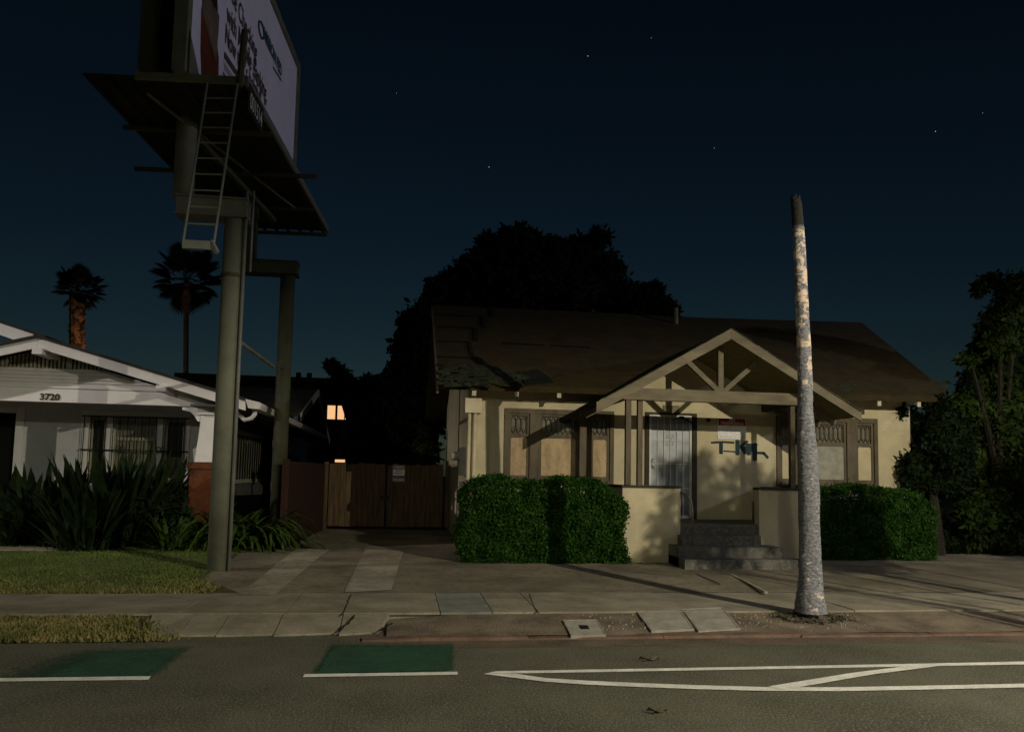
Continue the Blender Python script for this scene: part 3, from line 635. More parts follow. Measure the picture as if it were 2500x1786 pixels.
# parapets
def parapet(x0, x1, xside, foot=None):
    mb = MB(); mb.box(x0, x1, YP, YP + .2, .12, 1.56)
    s0, s1 = (x0, x0 + .2) if xside < 0 else (x1 - .2, x1)
    mb.box(s0, s1, YP + .2, YW - .002, .12, 1.56)
    if foot: mb.box(foot, x0, YP - .03, YP + .2, .12, .93); mb.box(x0 - .14, x0, YP - .62, YP + .19, .12, .46)
    p = B(mb, 'parapet', M['stucco'])
    mb = MB(); mb.box(x0 - .02, x1 + .02, YP - .02, YP + .22, 1.562, 1.61); mb.box(s0 - .02, s1 + .02, YP + .221, YW - .003, 1.562, 1.609)
    B(mb, 'cap', M['trim_dark'], p)
parapet(4.06, 5.17, -1); parapet(6.72, 7.78, 1)
# porch floor and steps
mb = MB(); mb.box(4.27, 7.57, YP + .21, YW - .003, .12, .91); mb.box(5.19, 6.70, YP + .02, YP + .205, .12, .908); B(mb, 'porch_floor', M['step'])
for k, (x0, x1, y0, z1) in enumerate(((4.93, 7.02, 13.12, .35), (4.93, 6.88, 13.42, .54), (5.10, 6.62, 13.72, .72))):
    mb = MB(); mb.box(x0, x1, y0, YP - .035 if x1 > 6.7 or x0 < 5.17 else YP + .01, .1, z1 - .001 * k); B(mb, 'step', M['step'])
mb = MB(); mb.box(7.05, 7.4, 13.5, 13.9, .12, .3); B(mb, 'step_block', M['trim_dark'])
# pipe handrail
hp = G(1673, 1298, .55); mb = MB(); hx, hy = 5.26, 13.62
mb.tube([(hx, hy, .53), (hx, hy, 1.15), (hx - .01, hy + .03, 1.32), (hx - .05, hy + .16, 1.44), (hx - .09, hy + .36, 1.49)], .018, 8); B(mb, 'handrail', M['pipe'], None, True)

# ---- doors and windows
def pxz(px_, y, Y=YW): p = W(px_, y, Y); return p[0], p[2]
mb = MB()
mb.box(5.02, 5.11, YW - .03, YW + .12, .91, 3.12); mb.box(6.05, 6.15, YW - .03, YW + .12, .91, 3.12); mb.box(5.11, 6.05, YW - .03, YW + .12, 3.08, 3.12)
B(mb, 'door_frame', M['trim_dark'])
mb = MB(); mb.box(5.115, 6.045, YW + .03, YW + .05, .915, 3.075); door = B(mb, 'security_door', M['sdoor'])
mb = MB()
mb.box(5.115, 5.165, YW + .0, YW + .03, .915, 3.075); mb.box(6.0, 6.045, YW + .0, YW + .03, .915, 3.075); mb.box(5.165, 6.0, YW + .0, YW + .03, 3.035, 3.075); mb.box(5.165, 6.0, YW, YW + .03, .915, .98)
B(mb, 'rim', M['sbars'], door)
mb = MB()
for k in range(1, 6): x = 5.165 + k * .835 / 6; mb.box(x - .006, x + .006, YW + .006, YW + .022, .98, 3.035)
for z in (1.55, 2.05, 2.54): mb.box(5.165, 6.0, YW + .008, YW + .02, z - .006, z + .006)
for cx_, cz_ in ((5.58, 2.63), (5.58, 2.47)):
    for sx in (-1, 1):
        for sz in (-1, 1): mb.tube([(cx_ + sx * (.012 + .03 * (1 - cos(t * .6))), YW + .004, cz_ + sz * .03 * sin(t * .6)) for t in range(9)], .005, 5)
B(mb, 'bar_grille', M['sbars'], door)
mb = MB()
for z, r in ((2.10, .032), (2.01, .034)):
    mb.tube([(5.2, YW + .0, z), (5.2, YW - .03, z), (5.2, YW - .05, z)], [r, r, r * .8], 12)
mb.box(5.165, 5.235, YW - .006, YW - .001, 1.95, 2.15); B(mb, 'lock_set', M['brass'], door, True)
def lattice(mb, x0, x1, z0, z1, n, y):
    """a row of pointed leaded lights"""
    wd = (x1 - x0) / n; h = z1 - z0
    for k in range(n):
        c = x0 + (k + .5) * wd; a = wd * .46; L = []
        for s in (-1, 1):
            pts = [(c, y, z1 - .005), (c + s * a * .55, y, z1 - h * .11), (c + s * a, y, z1 - h * .27), (c + s * a, y, z0 + h * .30), (c + s * a * .5, y, z0 + h * .12), (c, y, z0 + .01)]
            mb.tube(pts, .012, 5)
def window(ox0, ox1, oz0, oz1, sashes, mull, seed):
    mb = MB(); y0, y1 = YW - .035, YW + .12
    mb.box(ox0, ox0 + .085, y0, y1, oz0, oz1); mb.box(ox1 - .085, ox1, y0, y1, oz0, oz1)
    mb.box(ox0 + .085, ox1 - .085, y0, y1, oz1 - .1, oz1); mb.box(ox0 + .085, ox1 - .085, y0 - .02, y1, oz0, oz0 + .06)
    fr = B(mb, 'window', M['trim'])
    for a, b in mull:
        mb = MB(); mb.box(a, b, y0 - .006, y1, oz0 + .061, oz1 - .101); B(mb, 'mullion', M['trim'], fr)
    for (a, b, n, mt, lz) in sashes:
        s = MB(); z1 = oz1 - .101; z0 = oz0 + .061; r = .05
        s.box(a, a + r, YW + .0, YW + .05, z0, z1); s.box(b - r, b, YW + .0, YW + .05, z0, z1)
        s.box(a + r, b - r, YW, YW + .05, z1 - .05, z1); s.box(a + r, b - r, YW, YW + .05, lz - .04, lz + .04); s.box(a + r, b - r, YW, YW + .05, z0, z0 + .09)
        for xx, e in ((a + r, 1), (b - r, -1)): s.prism([(xx, YW + .002, lz - .04), (xx + e * .03, YW + .002, lz - .04), (xx, YW + .002, lz - .08)], (0, .04, 0))
        B(s, 'sash', M['trim'], fr)
        l = MB(); lattice(l, a + r + .005, b - r - .005, lz + .045, z1 - .055, n, YW + .03); B(l, 'lattice', M['lattice'], fr)
        g = MB(); g.box(a + r, b - r, YW + .055, YW + .062, lz + .03, z1 - .04); B(g, 'glass', M['glass'], fr)
        p = MB(); p.box(a + r - .005, b - r + .005, YW + .02, YW + .035, z0 + .085, lz - .035); B(p, 'boarding', M[mt], fr)
window(2.06, 4.35, 1.60, 3.11, [(2.148, 2.58, 3, 'ply', 2.56), (2.78, 3.60, 7, 'ply', 2.56), (3.87, 4.262, 3, 'ply', 2.56)], [(2.582, 2.778), (3.602, 3.868)], 1)
window(7.93, 10.27, 1.64, 3.13, [(8.018, 8.42, 3, 'stucco', 2.55), (8.60, 9.54, 8, 'plaster', 2.55), (9.77, 10.182, 3, 'stucco', 2.55)], [(8.422, 8.598), (9.542, 9.768)], 2)
# small fittings: number plate, bell, black bracket with bent arms, wire
mb = MB(); a = pxz(1618, 991); b = pxz(1658, 1009); mb.box(a[0], b[0], YW - .02, YW - .002, 3.13, a[1] + .02); B(mb, 'number_plate', M['trim_pale'])
mb = MB(); c = pxz(1661, 1022); mb.tube([(c[0], YW - .001, c[1] + .03), (c[0], YW - .16, c[1] + .01)], .035, 8)
for dx, dz in ((-.24, -.04), (-.12, .0), (.2, -.1), (.3, -.18)): mb.tube([(c[0], YW - .15, c[1]), (c[0] + dx * .5, YW - .17, c[1] + dz * .5 + .02), (c[0] + dx, YW - .16, c[1] + dz)], .014, 5)
B(mb, 'armed_bracket', M['black'])
mb = MB(); c = pxz(1729, 1025); mb.tube([(c[0], YW - .001, c[1]), (c[0], YW - .04, c[1])], .045, 12); B(mb, 'doorbell', M['trim_dark'])
# service box and conduits on the front wall, meter on the side wall
a = pxz(1135, 971); b = pxz(1174, 1009); mb = MB(); mb.box(a[0], b[0], YW - .15, YW - .002, b[1], a[1]); box = B(mb, 'service_box', M['boxpaint'])
for px_ in (1144, 1158):
    x = pxz(px_, 1080)[0]; mb = MB(); mb.tube([(x, YW - .06, .2), (x, YW - .06, b[1])], .035 if px_ < 1150 else .042, 10); B(mb, 'conduit', M['conduit'], None, True)
mb = MB(); mb.box(HX0 - .12, HX0 - .002, 15.95, 16.35, 1.72, 2.30); mb.box(HX0 - .1, HX0 - .002, 15.95, 16.3, .9, 1.6); m_ = B(mb, 'meter_box', M['meter'])
mb = MB(); mb.tube([(HX0 - .12, 16.15, 2.12), (HX0 - .3, 16.15, 2.12)], .09, 12); B(mb, 'meter', M['meter'], m_)
# graffiti: thick blue-black sprayed strokes
def stroke(mb, pts, wd, y):
    P = [Vector((p[0], 0, p[1])) for p in pts]
    for a, b in zip(P[:-1], P[1:]):
        d = (b - a).normalized(); n = Vector((-d.z, 0, d.x)) * wd / 2; e = d * wd * .25
        q = [a - e - n, b + e - n, b + e * 1.6, b + e + n, a - e + n, a - e * 1.6]
        mb.poly([(v.x, y, v.z) for v in q])
gk = lambda cx_, cy_: pxz(1680 + cx_ * .10466, 980 + cy_ * .10466)
mb = MB()
for k, (pts, wd) in enumerate([([(545, 955), (800, 940), (1060, 955)], .045), ([(765, 950), (765, 1190)], .085), ([(830, 1150), (1090, 1170)], .03), ([(1150, 930), (1150, 1210)], .10), ([(1200, 1060), (1370, 930)], .06), ([(1230, 1040), (1330, 1190)], .08), ([(1370, 1010), (1600, 1000)], .05), ([(1390, 1010), (1410, 1210)], .10), ([(1300, 1110), (1540, 1100)], .12), ([(1555, 1000), (1555, 1340)], .10), ([(1580, 1190), (1760, 1200), (1850, 1300)], .055)]):
    stroke(mb, [gk(*p) for p in pts], wd, YW - .003 - .0008 * k)
B(mb, 'graffiti', M['graf'])

# ---- no trespassing sign hung on the wall
a = pxz(1752, 1019); b = pxz(1820, 1072); sw, sh = b[0] - a[0], a[1] - b[1]
sg = thing('warning_sign', (a[0], YW - .02, b[1]), 'red and white NO TRESPASSING sign fixed to the cream porch wall', 'sign')
mb = MB(); mb.box(a[0], b[0], YW - .02, YW - .006, b[1], a[1]); mb.build('board', M['signwhite'], sg)
mb = MB(); mb.box(a[0] + .012, b[0] - .012, YW - .0225, YW - .0203, a[1] - .37 * sh, a[1] - .012); mb.build('red_panel', M['signred'], sg)
def sign_line(txt, v, size, mt, bold=0.0, fit=None):
    t = text_mb(txt, size, lambda u, vv: (u, vv, 0), bold, 'CENTER'); wd = max(p[0] for p in t.v) - min(p[0] for p in t.v)
    k = min(1.0, (sw * (fit or .9)) / wd)
    t.v = [(a[0] + sw / 2 + p[0] * k, YW - .0238, b[1] + v * sh + p[1]) for p in t.v]; t.build('lettering', mt, sg)
sign_line('NO', .835, .085, M['signwhite'], .002); sign_line('TRESPASSING', .665, .092, M['signwhite'], .002, .82)
for k, (tx, v) in enumerate((('Letter of Agency on File with the', .53), ('San Diego Police Department', .43), ('404 Wis C, San Diego 92105', .325), ('Record number is Dated through July 2013', .235), ('Report suspicious activity to San Diego', .125), ('Police Department at (619) 531-2000', .045))):
    sign_line(tx, v, .036, M['signtext'], -.0004, .66 if k == 2 else .92)

# ================================================================ WHITE BUNGALOW ON THE LEFT
YF, YLW, YLR = 16.75, 18.7, 16.1          # beam front, wall, rake
wh = thing('bungalow', (-7.0, 18.7, 0.2), 'white bungalow numbered 3720 with low gabled porch, partly hidden by dark spiky plants', 'house')
L_ = lambda mb, n, mt, par=None, sm=False: mb.build(n, mt, par or wh, sm)
def at(x, y, Y): p = W(x, y, Y); return p[0], p[2]
# front wall with door and window openings
WX1 = -4.2
dx0, dx1, dz1 = -9.4, at(42, 1008, YLW)[0], 2.91
wx0, wx1, wz0, wz1 = at(212, 1030, YLW)[0], at(455, 1030, YLW)[0], 1.42, 2.88
mb = MB()
mb.box(-14, dx0, YLW, YLW + .15, .1, 3.6); mb.box(dx1, wx0, YLW, YLW + .15, .1, 3.6); mb.box(wx1, WX1, YLW, YLW + .15, .1, 3.6)
mb.box(dx0, dx1, YLW, YLW + .15, dz1, 3.6); mb.box(wx0, wx1, YLW, YLW + .15, .1, wz0); mb.box(wx0, wx1, YLW, YLW + .15, wz1, 3.6)
L_(mb, 'wall', M['greywall'])
mb = MB()
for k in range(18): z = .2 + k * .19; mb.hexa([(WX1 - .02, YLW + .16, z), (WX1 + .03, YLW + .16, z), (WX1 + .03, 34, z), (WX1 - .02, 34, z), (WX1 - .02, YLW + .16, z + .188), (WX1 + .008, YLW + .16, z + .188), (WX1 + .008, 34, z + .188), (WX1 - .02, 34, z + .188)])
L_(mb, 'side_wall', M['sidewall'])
mb = MB(); mb.box(dx1, dx1 + .17, YLW - .04, YLW - .002, .3, dz1 + .12); mb.box(dx0, dx1 - .003, YLW - .04, YLW - .002, dz1 + .002, dz1 + .12); L_(mb, 'door_frame', M['whitebeam'])
mb = MB(); mb.box(dx0, dx1, YLW + .1, YLW + .14, .3, dz1); L_(mb, 'door', M['hole'])
# triple window
fr = MB(); y0 = YLW - .045
fr.box(wx0 - .1, wx1 + .1, y0, YLW - .002, wz1, wz1 + .12); fr.box(wx0 - .1, wx1 + .1, y0 - .03, YLW - .002, wz0 - .09, wz0)
X = lambda p: at(p, 1060, YLW)[0]
for a, b in ((wx0 - .1, X(219)), (X(260), X(278)), (X(384), X(402)), (X(452), wx1 + .1)): fr.box(a, b, y0 - .004, YLW + .1, wz0 + .002, wz1 - .002)
win = L_(fr, 'window', M['whitebeam'])
for a, b, dark in ((219, 260, 1), (278, 384, 0), (402, 452, 1)):
    s = MB(); xa_, xb_ = X(a), X(b); s.box(xa_, xa_ + .06, YLW + .02, YLW + .06, wz0, wz1); s.box(xb_ - .06, xb_, YLW + .02, YLW + .06, wz0, wz1); s.box(xa_ + .06, xb_ - .06, YLW + .02, YLW + .06, wz1 - .07, wz1); s.box(xa_ + .06, xb_ - .06, YLW + .02, YLW + .06, wz0, wz0 + .1)
    if not dark: s.box(xa_ + .06, xb_ - .06, YLW + .021, YLW + .059, 2.36, 2.43)
    L_(s, 'sash', M['slat'], win)
    s = MB(); s.box(xa_ + .05, xb_ - .05, YLW + .07, YLW + .08, wz0 + .05, wz1 - .05); L_(s, 'pane', M['darkglass'] if dark else M['glass'], win)
    if dark == 0 or a == 402:
        s = MB(); n = 14
        for k in range(n): u0 = xa_ + .06 + (xb_ - xa_ - .12) * k / n; u1 = u0 + (xb_ - xa_ - .12) / n; s.prism([(u0, YLW + .066, wz0 + .1), (u1, YLW + .066, wz0 + .1), (u1, YLW + .066, 2.36 if not dark else 2.0), (u0, YLW + .066, 2.36 if not dark else 2.0)], (0, .002 + .003 * (k % 2), 0))
        L_(s, 'curtain', M['curtain'], win)
gr = MB(); gy = YLW - .13; gx0, gx1 = at(207, 1014, gy)[0], at(458, 1020, gy)[0]
for k in range(15): x = gx0 + (gx1 - .05 - gx0) * k / 14; gr.tube([(x, gy, 1.36), (x, gy, 2.9)], .011, 6)
for z in (1.42, 2.13, 2.88): gr.tube([(gx0 - .06, gy, z), (gx1 + .05, gy, z)], .015, 6)
for cx_ in (gx0 + .8, gx0 + 1.65):
    for s1 in (-1, 1):
        for s2 in (-1, 1): gr.tube([(cx_ + s1 * .05 * (1 - cos(t * .7)), gy - .01, 2.16 + s2 * .07 * sin(t * .7)) for t in range(8)], .008, 5)
L_(gr, 'window_grille', M['black'])
# porch beam with number, siding, vent, barge boards
BX0, BX1 = -14, at(521, 985, YF)[0]
mb = MB(); mb.box(BX0, BX1, YF, YF + .25, 3.03, 3.31); mb.box(BX0, BX1 + .02, YF - .03, YF + .26, 3.312, 3.35); beam = L_(mb, 'porch_beam', M['whitebeam'])
c = at(97, 975, YF); t = text_mb('3720', .175, lambda u, v: (c[0] + u * 1.08, YF - .012, c[1] + v), .008); L_(t, 'house_number', M['trim_dark'], beam)
APX, APZ = at(92, 825, YLR)
e1 = at(588, 975, YLR); sl = (APZ - e1[1]) / (e1[0] - APX)
ap = lambda x, dz=0: APZ - abs(x - APX) * sl + dz
RXL, RXR = -15.0, at(600, 978, YLR)[0]
mb = MB()
# siding (lapped boards) between beam and vent, then the vent band above
zv = at(150, 899, YF)[1]
for k in range(5):
    z = 3.352 + k * (zv - 3.352) / 5; z1 = z + (zv - 3.352) / 5
    xa_ = BX0; xb_ = APX + max(0.2, (APZ - .22 - z1) / sl)
    mb.hexa([(xa_, YF + .02, z), (xb_ + .25, YF + .02, z), (xb_ + .25, YF + .2, z), (xa_, YF + .2, z), (xa_, YF + .045, z1 - .002), (xb_, YF + .045, z1 - .002), (xb_, YF + .2, z1 - .002), (xa_, YF + .2, z1 - .002)])
L_(mb, 'gable_siding', M['white'])
mb = MB(); mb.prism([(APX - (APZ - .05 - zv) / sl, YF + .12, zv), (APX + (APZ - .1 - zv) / sl, YF + .12, zv), (APX, YF + .12, APZ - .1)], (0, .03, 0)); L_(mb, 'vent_back', M['trim_dark'])
mb = MB(); x = APX - 3
while x < APX + 2.0:
    z1 = ap(x, -.06)
    wd_ = .11 if abs(x - APX - .25) < .04 else .04
    if z1 > zv + .03: mb.box(x, x + wd_, YF + .04, YF + .11, zv + .001, z1)
    x += wd_ + .036
L_(mb, 'vent_slat', M['slat'])['kind'] = 'stuff'
for e_ in (-1, 1):
    xe = RXR if e_ > 0 else RXL
    mb = MB(); d = .19; a = APX + (.002 if e_ > 0 else -.002)
    q = [(a, YLR, ap(a) - d), (xe, YLR, ap(xe) - d), (xe, YLR + .045, ap(xe) - d), (a, YLR + .045, ap(a) - d), (a, YLR, ap(a)), (xe, YLR, ap(xe)), (xe, YLR + .045, ap(xe)), (a, YLR + .045, ap(a))]
    if e_ < 0: q = [q[1], q[0], q[3], q[2], q[5], q[4], q[7], q[6]]
    mb.hexa(q); L_(mb, 'barge_board', M['whitebeam'])
    mb = MB(); q = [(a, YLR - .05, ap(a) + .003), (xe, YLR - .05, ap(xe) + .003), (xe, 34, ap(xe) + .003), (a, 34, ap(a) + .003), (a, YLR - .05, ap(a) + .06), (xe, YLR - .05, ap(xe) + .06), (xe, 34, ap(xe) + .06), (a, 34, ap(a) + .06)]
    if e_ < 0: q = [q[1], q[0], q[3], q[2], q[5], q[4], q[7], q[6]]
    mb.hexa(q); L_(mb, 'roof', M['sideroof'])
for px_, py_ in ((94, 852), (395, 936)):
    x, z = at(px_, py_, YLR); mb = MB(); mb.box(x - .09, x + .09, YLR - .06, YF + .1, ap(x) - .31, ap(x) - .192); L_(mb, 'purlin_end', M['whitebeam'])
# higher roof behind at the far left
a, b = at(-60, 780, 18.2), at(78, 818, 18.2)
mb = MB(); mb.beam((a[0], 18.2, a[1] - .0), (b[0], 18.2, b[1] - .1), .05, .26, (0, 0, 1)); L_(mb, 'barge_board', M['whitebeam'])
mb = MB(); mb.hexa([(a[0], 18.15, a[1] + .1), (b[0] + .3, 18.15, b[1] - .06), (b[0] + .3, 30, b[1] - .06), (a[0], 30, a[1] + .1), (a[0], 18.15, a[1] + .16), (b[0] + .3, 18.15, b[1]), (b[0] + .3, 30, b[1]), (a[0], 30, a[1] + .16)]); L_(mb, 'upper_roof', M['sideroof'])
# ceiling of porch
mb = MB(); mb.box(BX0, BX1, YF + .26, YLW - .002, 3.28, 3.31); L_(mb, 'porch_ceiling', M['greywall'])
# column on brick pier, corbel
c0, c1 = at(478, 1124, YF), at(494, 1035, YF)
cx0, cw0, cw1 = c0[0], .58, .44
mid = cx0 + cw0 / 2; zt = 2.98
mb = MB()
def frus(mb, cx, cy, w0, w1, z0, z1): mb.hexa([(cx - w0 / 2, cy - w0 / 2, z0), (cx + w0 / 2, cy - w0 / 2, z0), (cx + w0 / 2, cy + w0 / 2, z0), (cx - w0 / 2, cy + w0 / 2, z0), (cx - w1 / 2, cy - w1 / 2, z1), (cx + w1 / 2, cy - w1 / 2, z1), (cx + w1 / 2, cy + w1 / 2, z1), (cx - w1 / 2, cy + w1 / 2, z1)])
cyc = YF + .2
frus(mb, mid, cyc, cw0, cw0 - .012, 1.89, 2.02); frus(mb, mid, cyc, cw0 - .02, cw1 - .0, 2.022, zt - .12); mb.box(mid - .3, mid + .36, cyc - .3, cyc + .3, zt - .118, zt - .04); mb.box(mid - .27, mid + .27, cyc - .26, cyc + .26, zt - .039, 3.028)
L_(mb, 'column', M['whitebeam'])
mb = MB(); pr_ = [(mid - .62, 3.026), (mid - .62, 2.95), (mid - .46, 2.92), (mid - .36, 2.82), (mid - .31, 2.73), (mid - .2, 2.70), (mid - .18, 2.856), (mid - .302, 2.858), (mid - .302, 3.026)]
mb.prism([(x, cyc - .16, z) for x, z in pr_], (0, .32, 0)); L_(mb, 'corbel', M['whitebeam'])
px0 = at(463, 1150, YF - .12)[0]
mb = MB(); mb.box(px0, px0 + .68, YF - .12, YF + .56, .15, 1.76); pier = L_(mb, 'brick_pier', M['brick'])
mb = MB(); mb.box(px0 - .05, px0 + .73, YF - .17, YF + .61, 1.762, 1.885); L_(mb, 'pier_cap', M['brick'], pier)
# low porch wall of white boards behind the plants
mb = MB()
for k in range(6): mb.box(-8.3, px0 - .01, YF + .3, YF + .36, .25 + k * .15, .385 + k * .15)
L_(mb, 'porch_wall', M['white'])
# gutter and downpipe at the right eave
ge = at(655, 975, YLR + .2); gx = RXR + .12; gz = ap(RXR) - .02
mb = MB(); prof = [(gx - .12, gz + .06), (gx + .16, gz + .0), (gx + .2, gz - .05), (gx + .16, gz - .14), (gx - .06, gz - .12)]
mb.prism([(x, YLR - .05, z) for x, z in prof], (0, 14, 0)); gut = L_(mb, 'gutter', M['white'])
mb = MB(); d0 = Vector((gx + .02, YLR + .25, gz - .13)); d1 = Vector((mid + .24, cyc - .1, 2.98))
mb.tube([d0, d0 + Vector((0, 0, -.09)), d0 + Vector((-.06, .03, -.17)), d0 + Vector((-.2, .1, -.21)), d1 + Vector((.12, 0, .02)), d1, d1 + Vector((-.02, 0, -.8))], .045, 8); L_(mb, 'downpipe', M['white'], None, True)
# eave boards along the right side
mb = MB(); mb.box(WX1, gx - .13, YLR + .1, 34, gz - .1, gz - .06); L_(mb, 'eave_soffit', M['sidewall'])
# side window with striped blind
mb = MB(); sy0, sy1 = 19.6, 25.0
mb.box(WX1 + .031, WX1 + .06, sy0, sy0 + .22, 1.4, 2.75); mb.box(WX1 + .031, WX1 + .06, sy1, sy1 + .2, 1.4, 2.75); mb.box(WX1 + .031, WX1 + .06, sy0 + .22, sy1, 2.65, 2.75); mb.box(WX1 + .031, WX1 + .06, sy0 + .22, sy1, 1.4, 1.5); sw_ = L_(mb, 'side_window', M['slat'])
mb = MB(); mb.box(WX1 + .031, WX1 + .036, sy0 + .22, sy1, 1.5, 2.65); L_(mb, 'pane', M['darkglass'], sw_)
mb = MB()
for k in range(12): y = sy0 + .7 + k * .33; mb.box(WX1 + .037, WX1 + .04, y, y + .1, 1.5, 2.6)
L_(mb, 'curtain', M['curtain'], sw_)
mb = MB(); c = W(676, 1136, 21.5); mb.box(c[0] - .1, c[0] + .1, 21.4, 21.6, c[2] - .13, c[2] + .13); mb.tube([(c[0], 21.5, c[2] - .13), (c[0], 21.5, .3)], .05, 8); L_(mb, 'vent_hood', M['white'])
# rear cross wing: gable facing the driveway
gX = -3.0; ya, yb_, yc = 23.6, 28.0, 33.0; gz0, gzp, gz1 = 3.45, 4.62, 3.05
mb = MB()
for (y0, z0, y1, z1) in ((ya, gz0, yb_, gzp), (yb_, gzp, yc, gz1)):
    mb.hexa([(gX - 3.4, y0, z0 - .1), (gX, y0, z0 - .1), (gX, y1, z1 - .1), (gX - 3.4, y1, z1 - .1), (gX - 3.4, y0, z0), (gX, y0, z0), (gX, y1, z1), (gX - 3.4, y1, z1)])
wing = L_(mb, 'wing_roof', M['sideroof'])
mb = MB()
for (y0, z0, y1, z1) in ((ya, gz0, yb_ - .01, gzp), (yb_ + .01, gzp, yc, gz1)): mb.hexa([(gX + .002, y0, z0 - .24), (gX + .05, y0, z0 - .24), (gX + .05, y1, z1 - .24), (gX + .002, y1, z1 - .24), (gX + .002, y0, z0 + .01), (gX + .05, y0, z0 + .01), (gX + .05, y1, z1 + .01), (gX + .002, y1, z1 + .01)])
L_(mb, 'barge_board', M['slat'], wing)
mb = MB(); mb.prism([(-3.85, 24.2, .2), (-3.85, 31.8, .2), (-3.85, 31.8, 3.1), (-3.85, 28, 4.45), (-3.85, 24.2, 3.4)], (.1, 0, 0)); L_(mb, 'wing_wall', M['bluewall'])
mb = MB(); mb.box(-3.748, -3.70, 24.6, 28.6, 1.5, 2.35); wv = L_(mb, 'wing_window', M['bluewall'])
mb = MB(); mb.box(-3.698, -3.69, 24.9, 28.3, 1.5, 2.25); L_(mb, 'pane', M['darkglass'], wv)
mb = MB()
for k in range(6): y = 25 + k * .65; mb.tube([(-3.6, y, 1.4), (-3.6, y, 2.3)], .03, 6)
mb.tube([(-3.6, 24.9, 2.1), (-3.6, 28.4, 2.1)], .03, 6); L_(mb, 'wing_grille', M['black'], wv)

# ================================================================ GATE, FENCE
YGT = 20.8
gx0, gx1 = at(789, 1200, YGT)[0], at(1112, 1200, YGT)[0]
gt = thing('wooden_gate', ((gx0 + gx1) / 2, YGT, .25), 'brown double gate of upright boards closing the driveway between the houses', 'gate')
def leaf(p0, p1, name):
    x0, x1 = at(p0, 1200, YGT)[0], at(p1, 1200, YGT)[0]; mb = MB(); n = max(1, round((x1 - x0) / .14)); wd_ = (x1 - x0) / n
    for k in range(n): a = x0 + k * wd_; j = random.uniform(-.006, .006); mb.box(a + .003, a + wd_ - .003, YGT + j, YGT + .022 + j, .34 + random.uniform(-.01, .01), 1.97 + random.uniform(-.025, .025))
    mb.box(x0, x1, YGT + .031, YGT + .07, .5, .6); mb.box(x0, x1, YGT + .031, YGT + .07, 1.7, 1.8)
    return mb.build(name, M['wood'], gt)
leaf(802, 940, 'gate_leaf'); leaf(944, 1081, 'gate_leaf'); leaf(1086, 1111, 'side_board')
mb = MB(); x = at(942, 1214, YGT)[0]; mb.box(x - .14, x + .09, YGT - .04, YGT - .008, 1.05, 1.15); mb.build('latch', M['black'], gt)
mb = MB(); x = at(795, 1200, YGT)[0]; mb.box(x - .06, x + .05, YGT - .02, YGT + .08, .15, 2.0); mb.build('gate_post', M['wood'], gt)
# notice on the gate
a = at(959, 1134, YGT); b = at(988, 1176, YGT); ng = thing('notice_sign', (a[0], YGT - .03, b[1]), 'small faded red and white notice on the wooden driveway gate', 'sign')
mb = MB(); mb.box(a[0], b[0], YGT - .03, YGT - .012, b[1], a[1]); mb.build('board', M['signold'], ng)
h = a[1] - b[1]
mb = MB(); mb.box(a[0] + .015, b[0] - .015, YGT - .033, YGT - .0305, a[1] - .62 * h, a[1] - .27 * h); mb.build('white_panel', M['signwhite'], ng)
for tx, v, mt in (('WARNING', .82, 'signwhite'), ('PRIVATE', .6, 'signtext'), ('PROPERTY', .46, 'signtext'), ('NO PARKING', .25, 'signtext'), ('TOW AWAY', .08, 'signwhite')):
    t = text_mb(tx, .062, lambda u, vv: ((a[0] + b[0]) / 2 + u * .8, YGT - .0345, b[1] + v * h + vv), .001, 'CENTER'); t.build('lettering', M[mt], ng)
# red side fence running back to the gate
f0 = G(694, 1338, .21); f1 = (gx0 + .02, YGT - .05)
fe = thing('side_fence', (f0[0], f0[1], .2), 'dark red board fence beside the driveway, running back to the gate', 'fence')
mb = MB(); n = 26
for k in range(n):
    t0, t1 = k / n, (k + .94) / n; p = [(f0[0] + (f1[0] - f0[0]) * t, f0[1] + (f1[1] - f0[1]) * t) for t in (t0, t1)]
    mb.beam((p[0][0], p[0][1], 1.06), (p[1][0], p[1][1], 1.06), .025, 1.76 + random.uniform(-.01, .01))
mb.build('boards', M['redfence'], fe)
mb = MB(); mb.box(f0[0] - .09, f0[0] + .05, f0[1] - .13, f0[1] - .012, .15, 1.98); mb.build('post', M['redfence'], fe)

# ================================================================ FAR DARK BUILDING WITH LIT WINDOW
YFB = 46.0
ap_ = thing('apartment_building', (at(700, 1000, YFB)[0], YFB, .3), 'dark flat-roofed building far behind with one warm lit window', 'building')
x0, zt_ = at(440, 925, YFB); x1 = at(885, 1000, YFB)[0]; zt_ = at(700, 934, YFB)[1]
wl = [at(799, 985, YFB), at(846, 1025, YFB)]; wl2 = [at(818, 1121, YFB), at(842, 1128, YFB)]
mb = MB(); ox0, ox1, oz0, oz1 = wl[0][0], wl[1][0], wl[1][1], wl[0][1]
mb.box(x0, ox0, YFB, YFB + 9, .2, zt_); mb.box(ox1, x1, YFB, YFB + 9, .2, zt_); mb.box(ox0, ox1, YFB, YFB + 9, .2, oz0); mb.box(ox0, ox1, YFB, YFB + 9, oz1, zt_); mb.build('wall', M['hole'], ap_)
mb = MB(); mb.box(x0 - .2, x1 + .3, YFB - .5, YFB + 9.3, zt_ + .002, zt_ + .3); mb.build('roof', M['hole'], ap_)
mb = MB(); mb.box(ox0, ox1, YFB + .3, YFB + .35, oz0, oz1); wi = mb.build('window', M['litwin'], ap_)
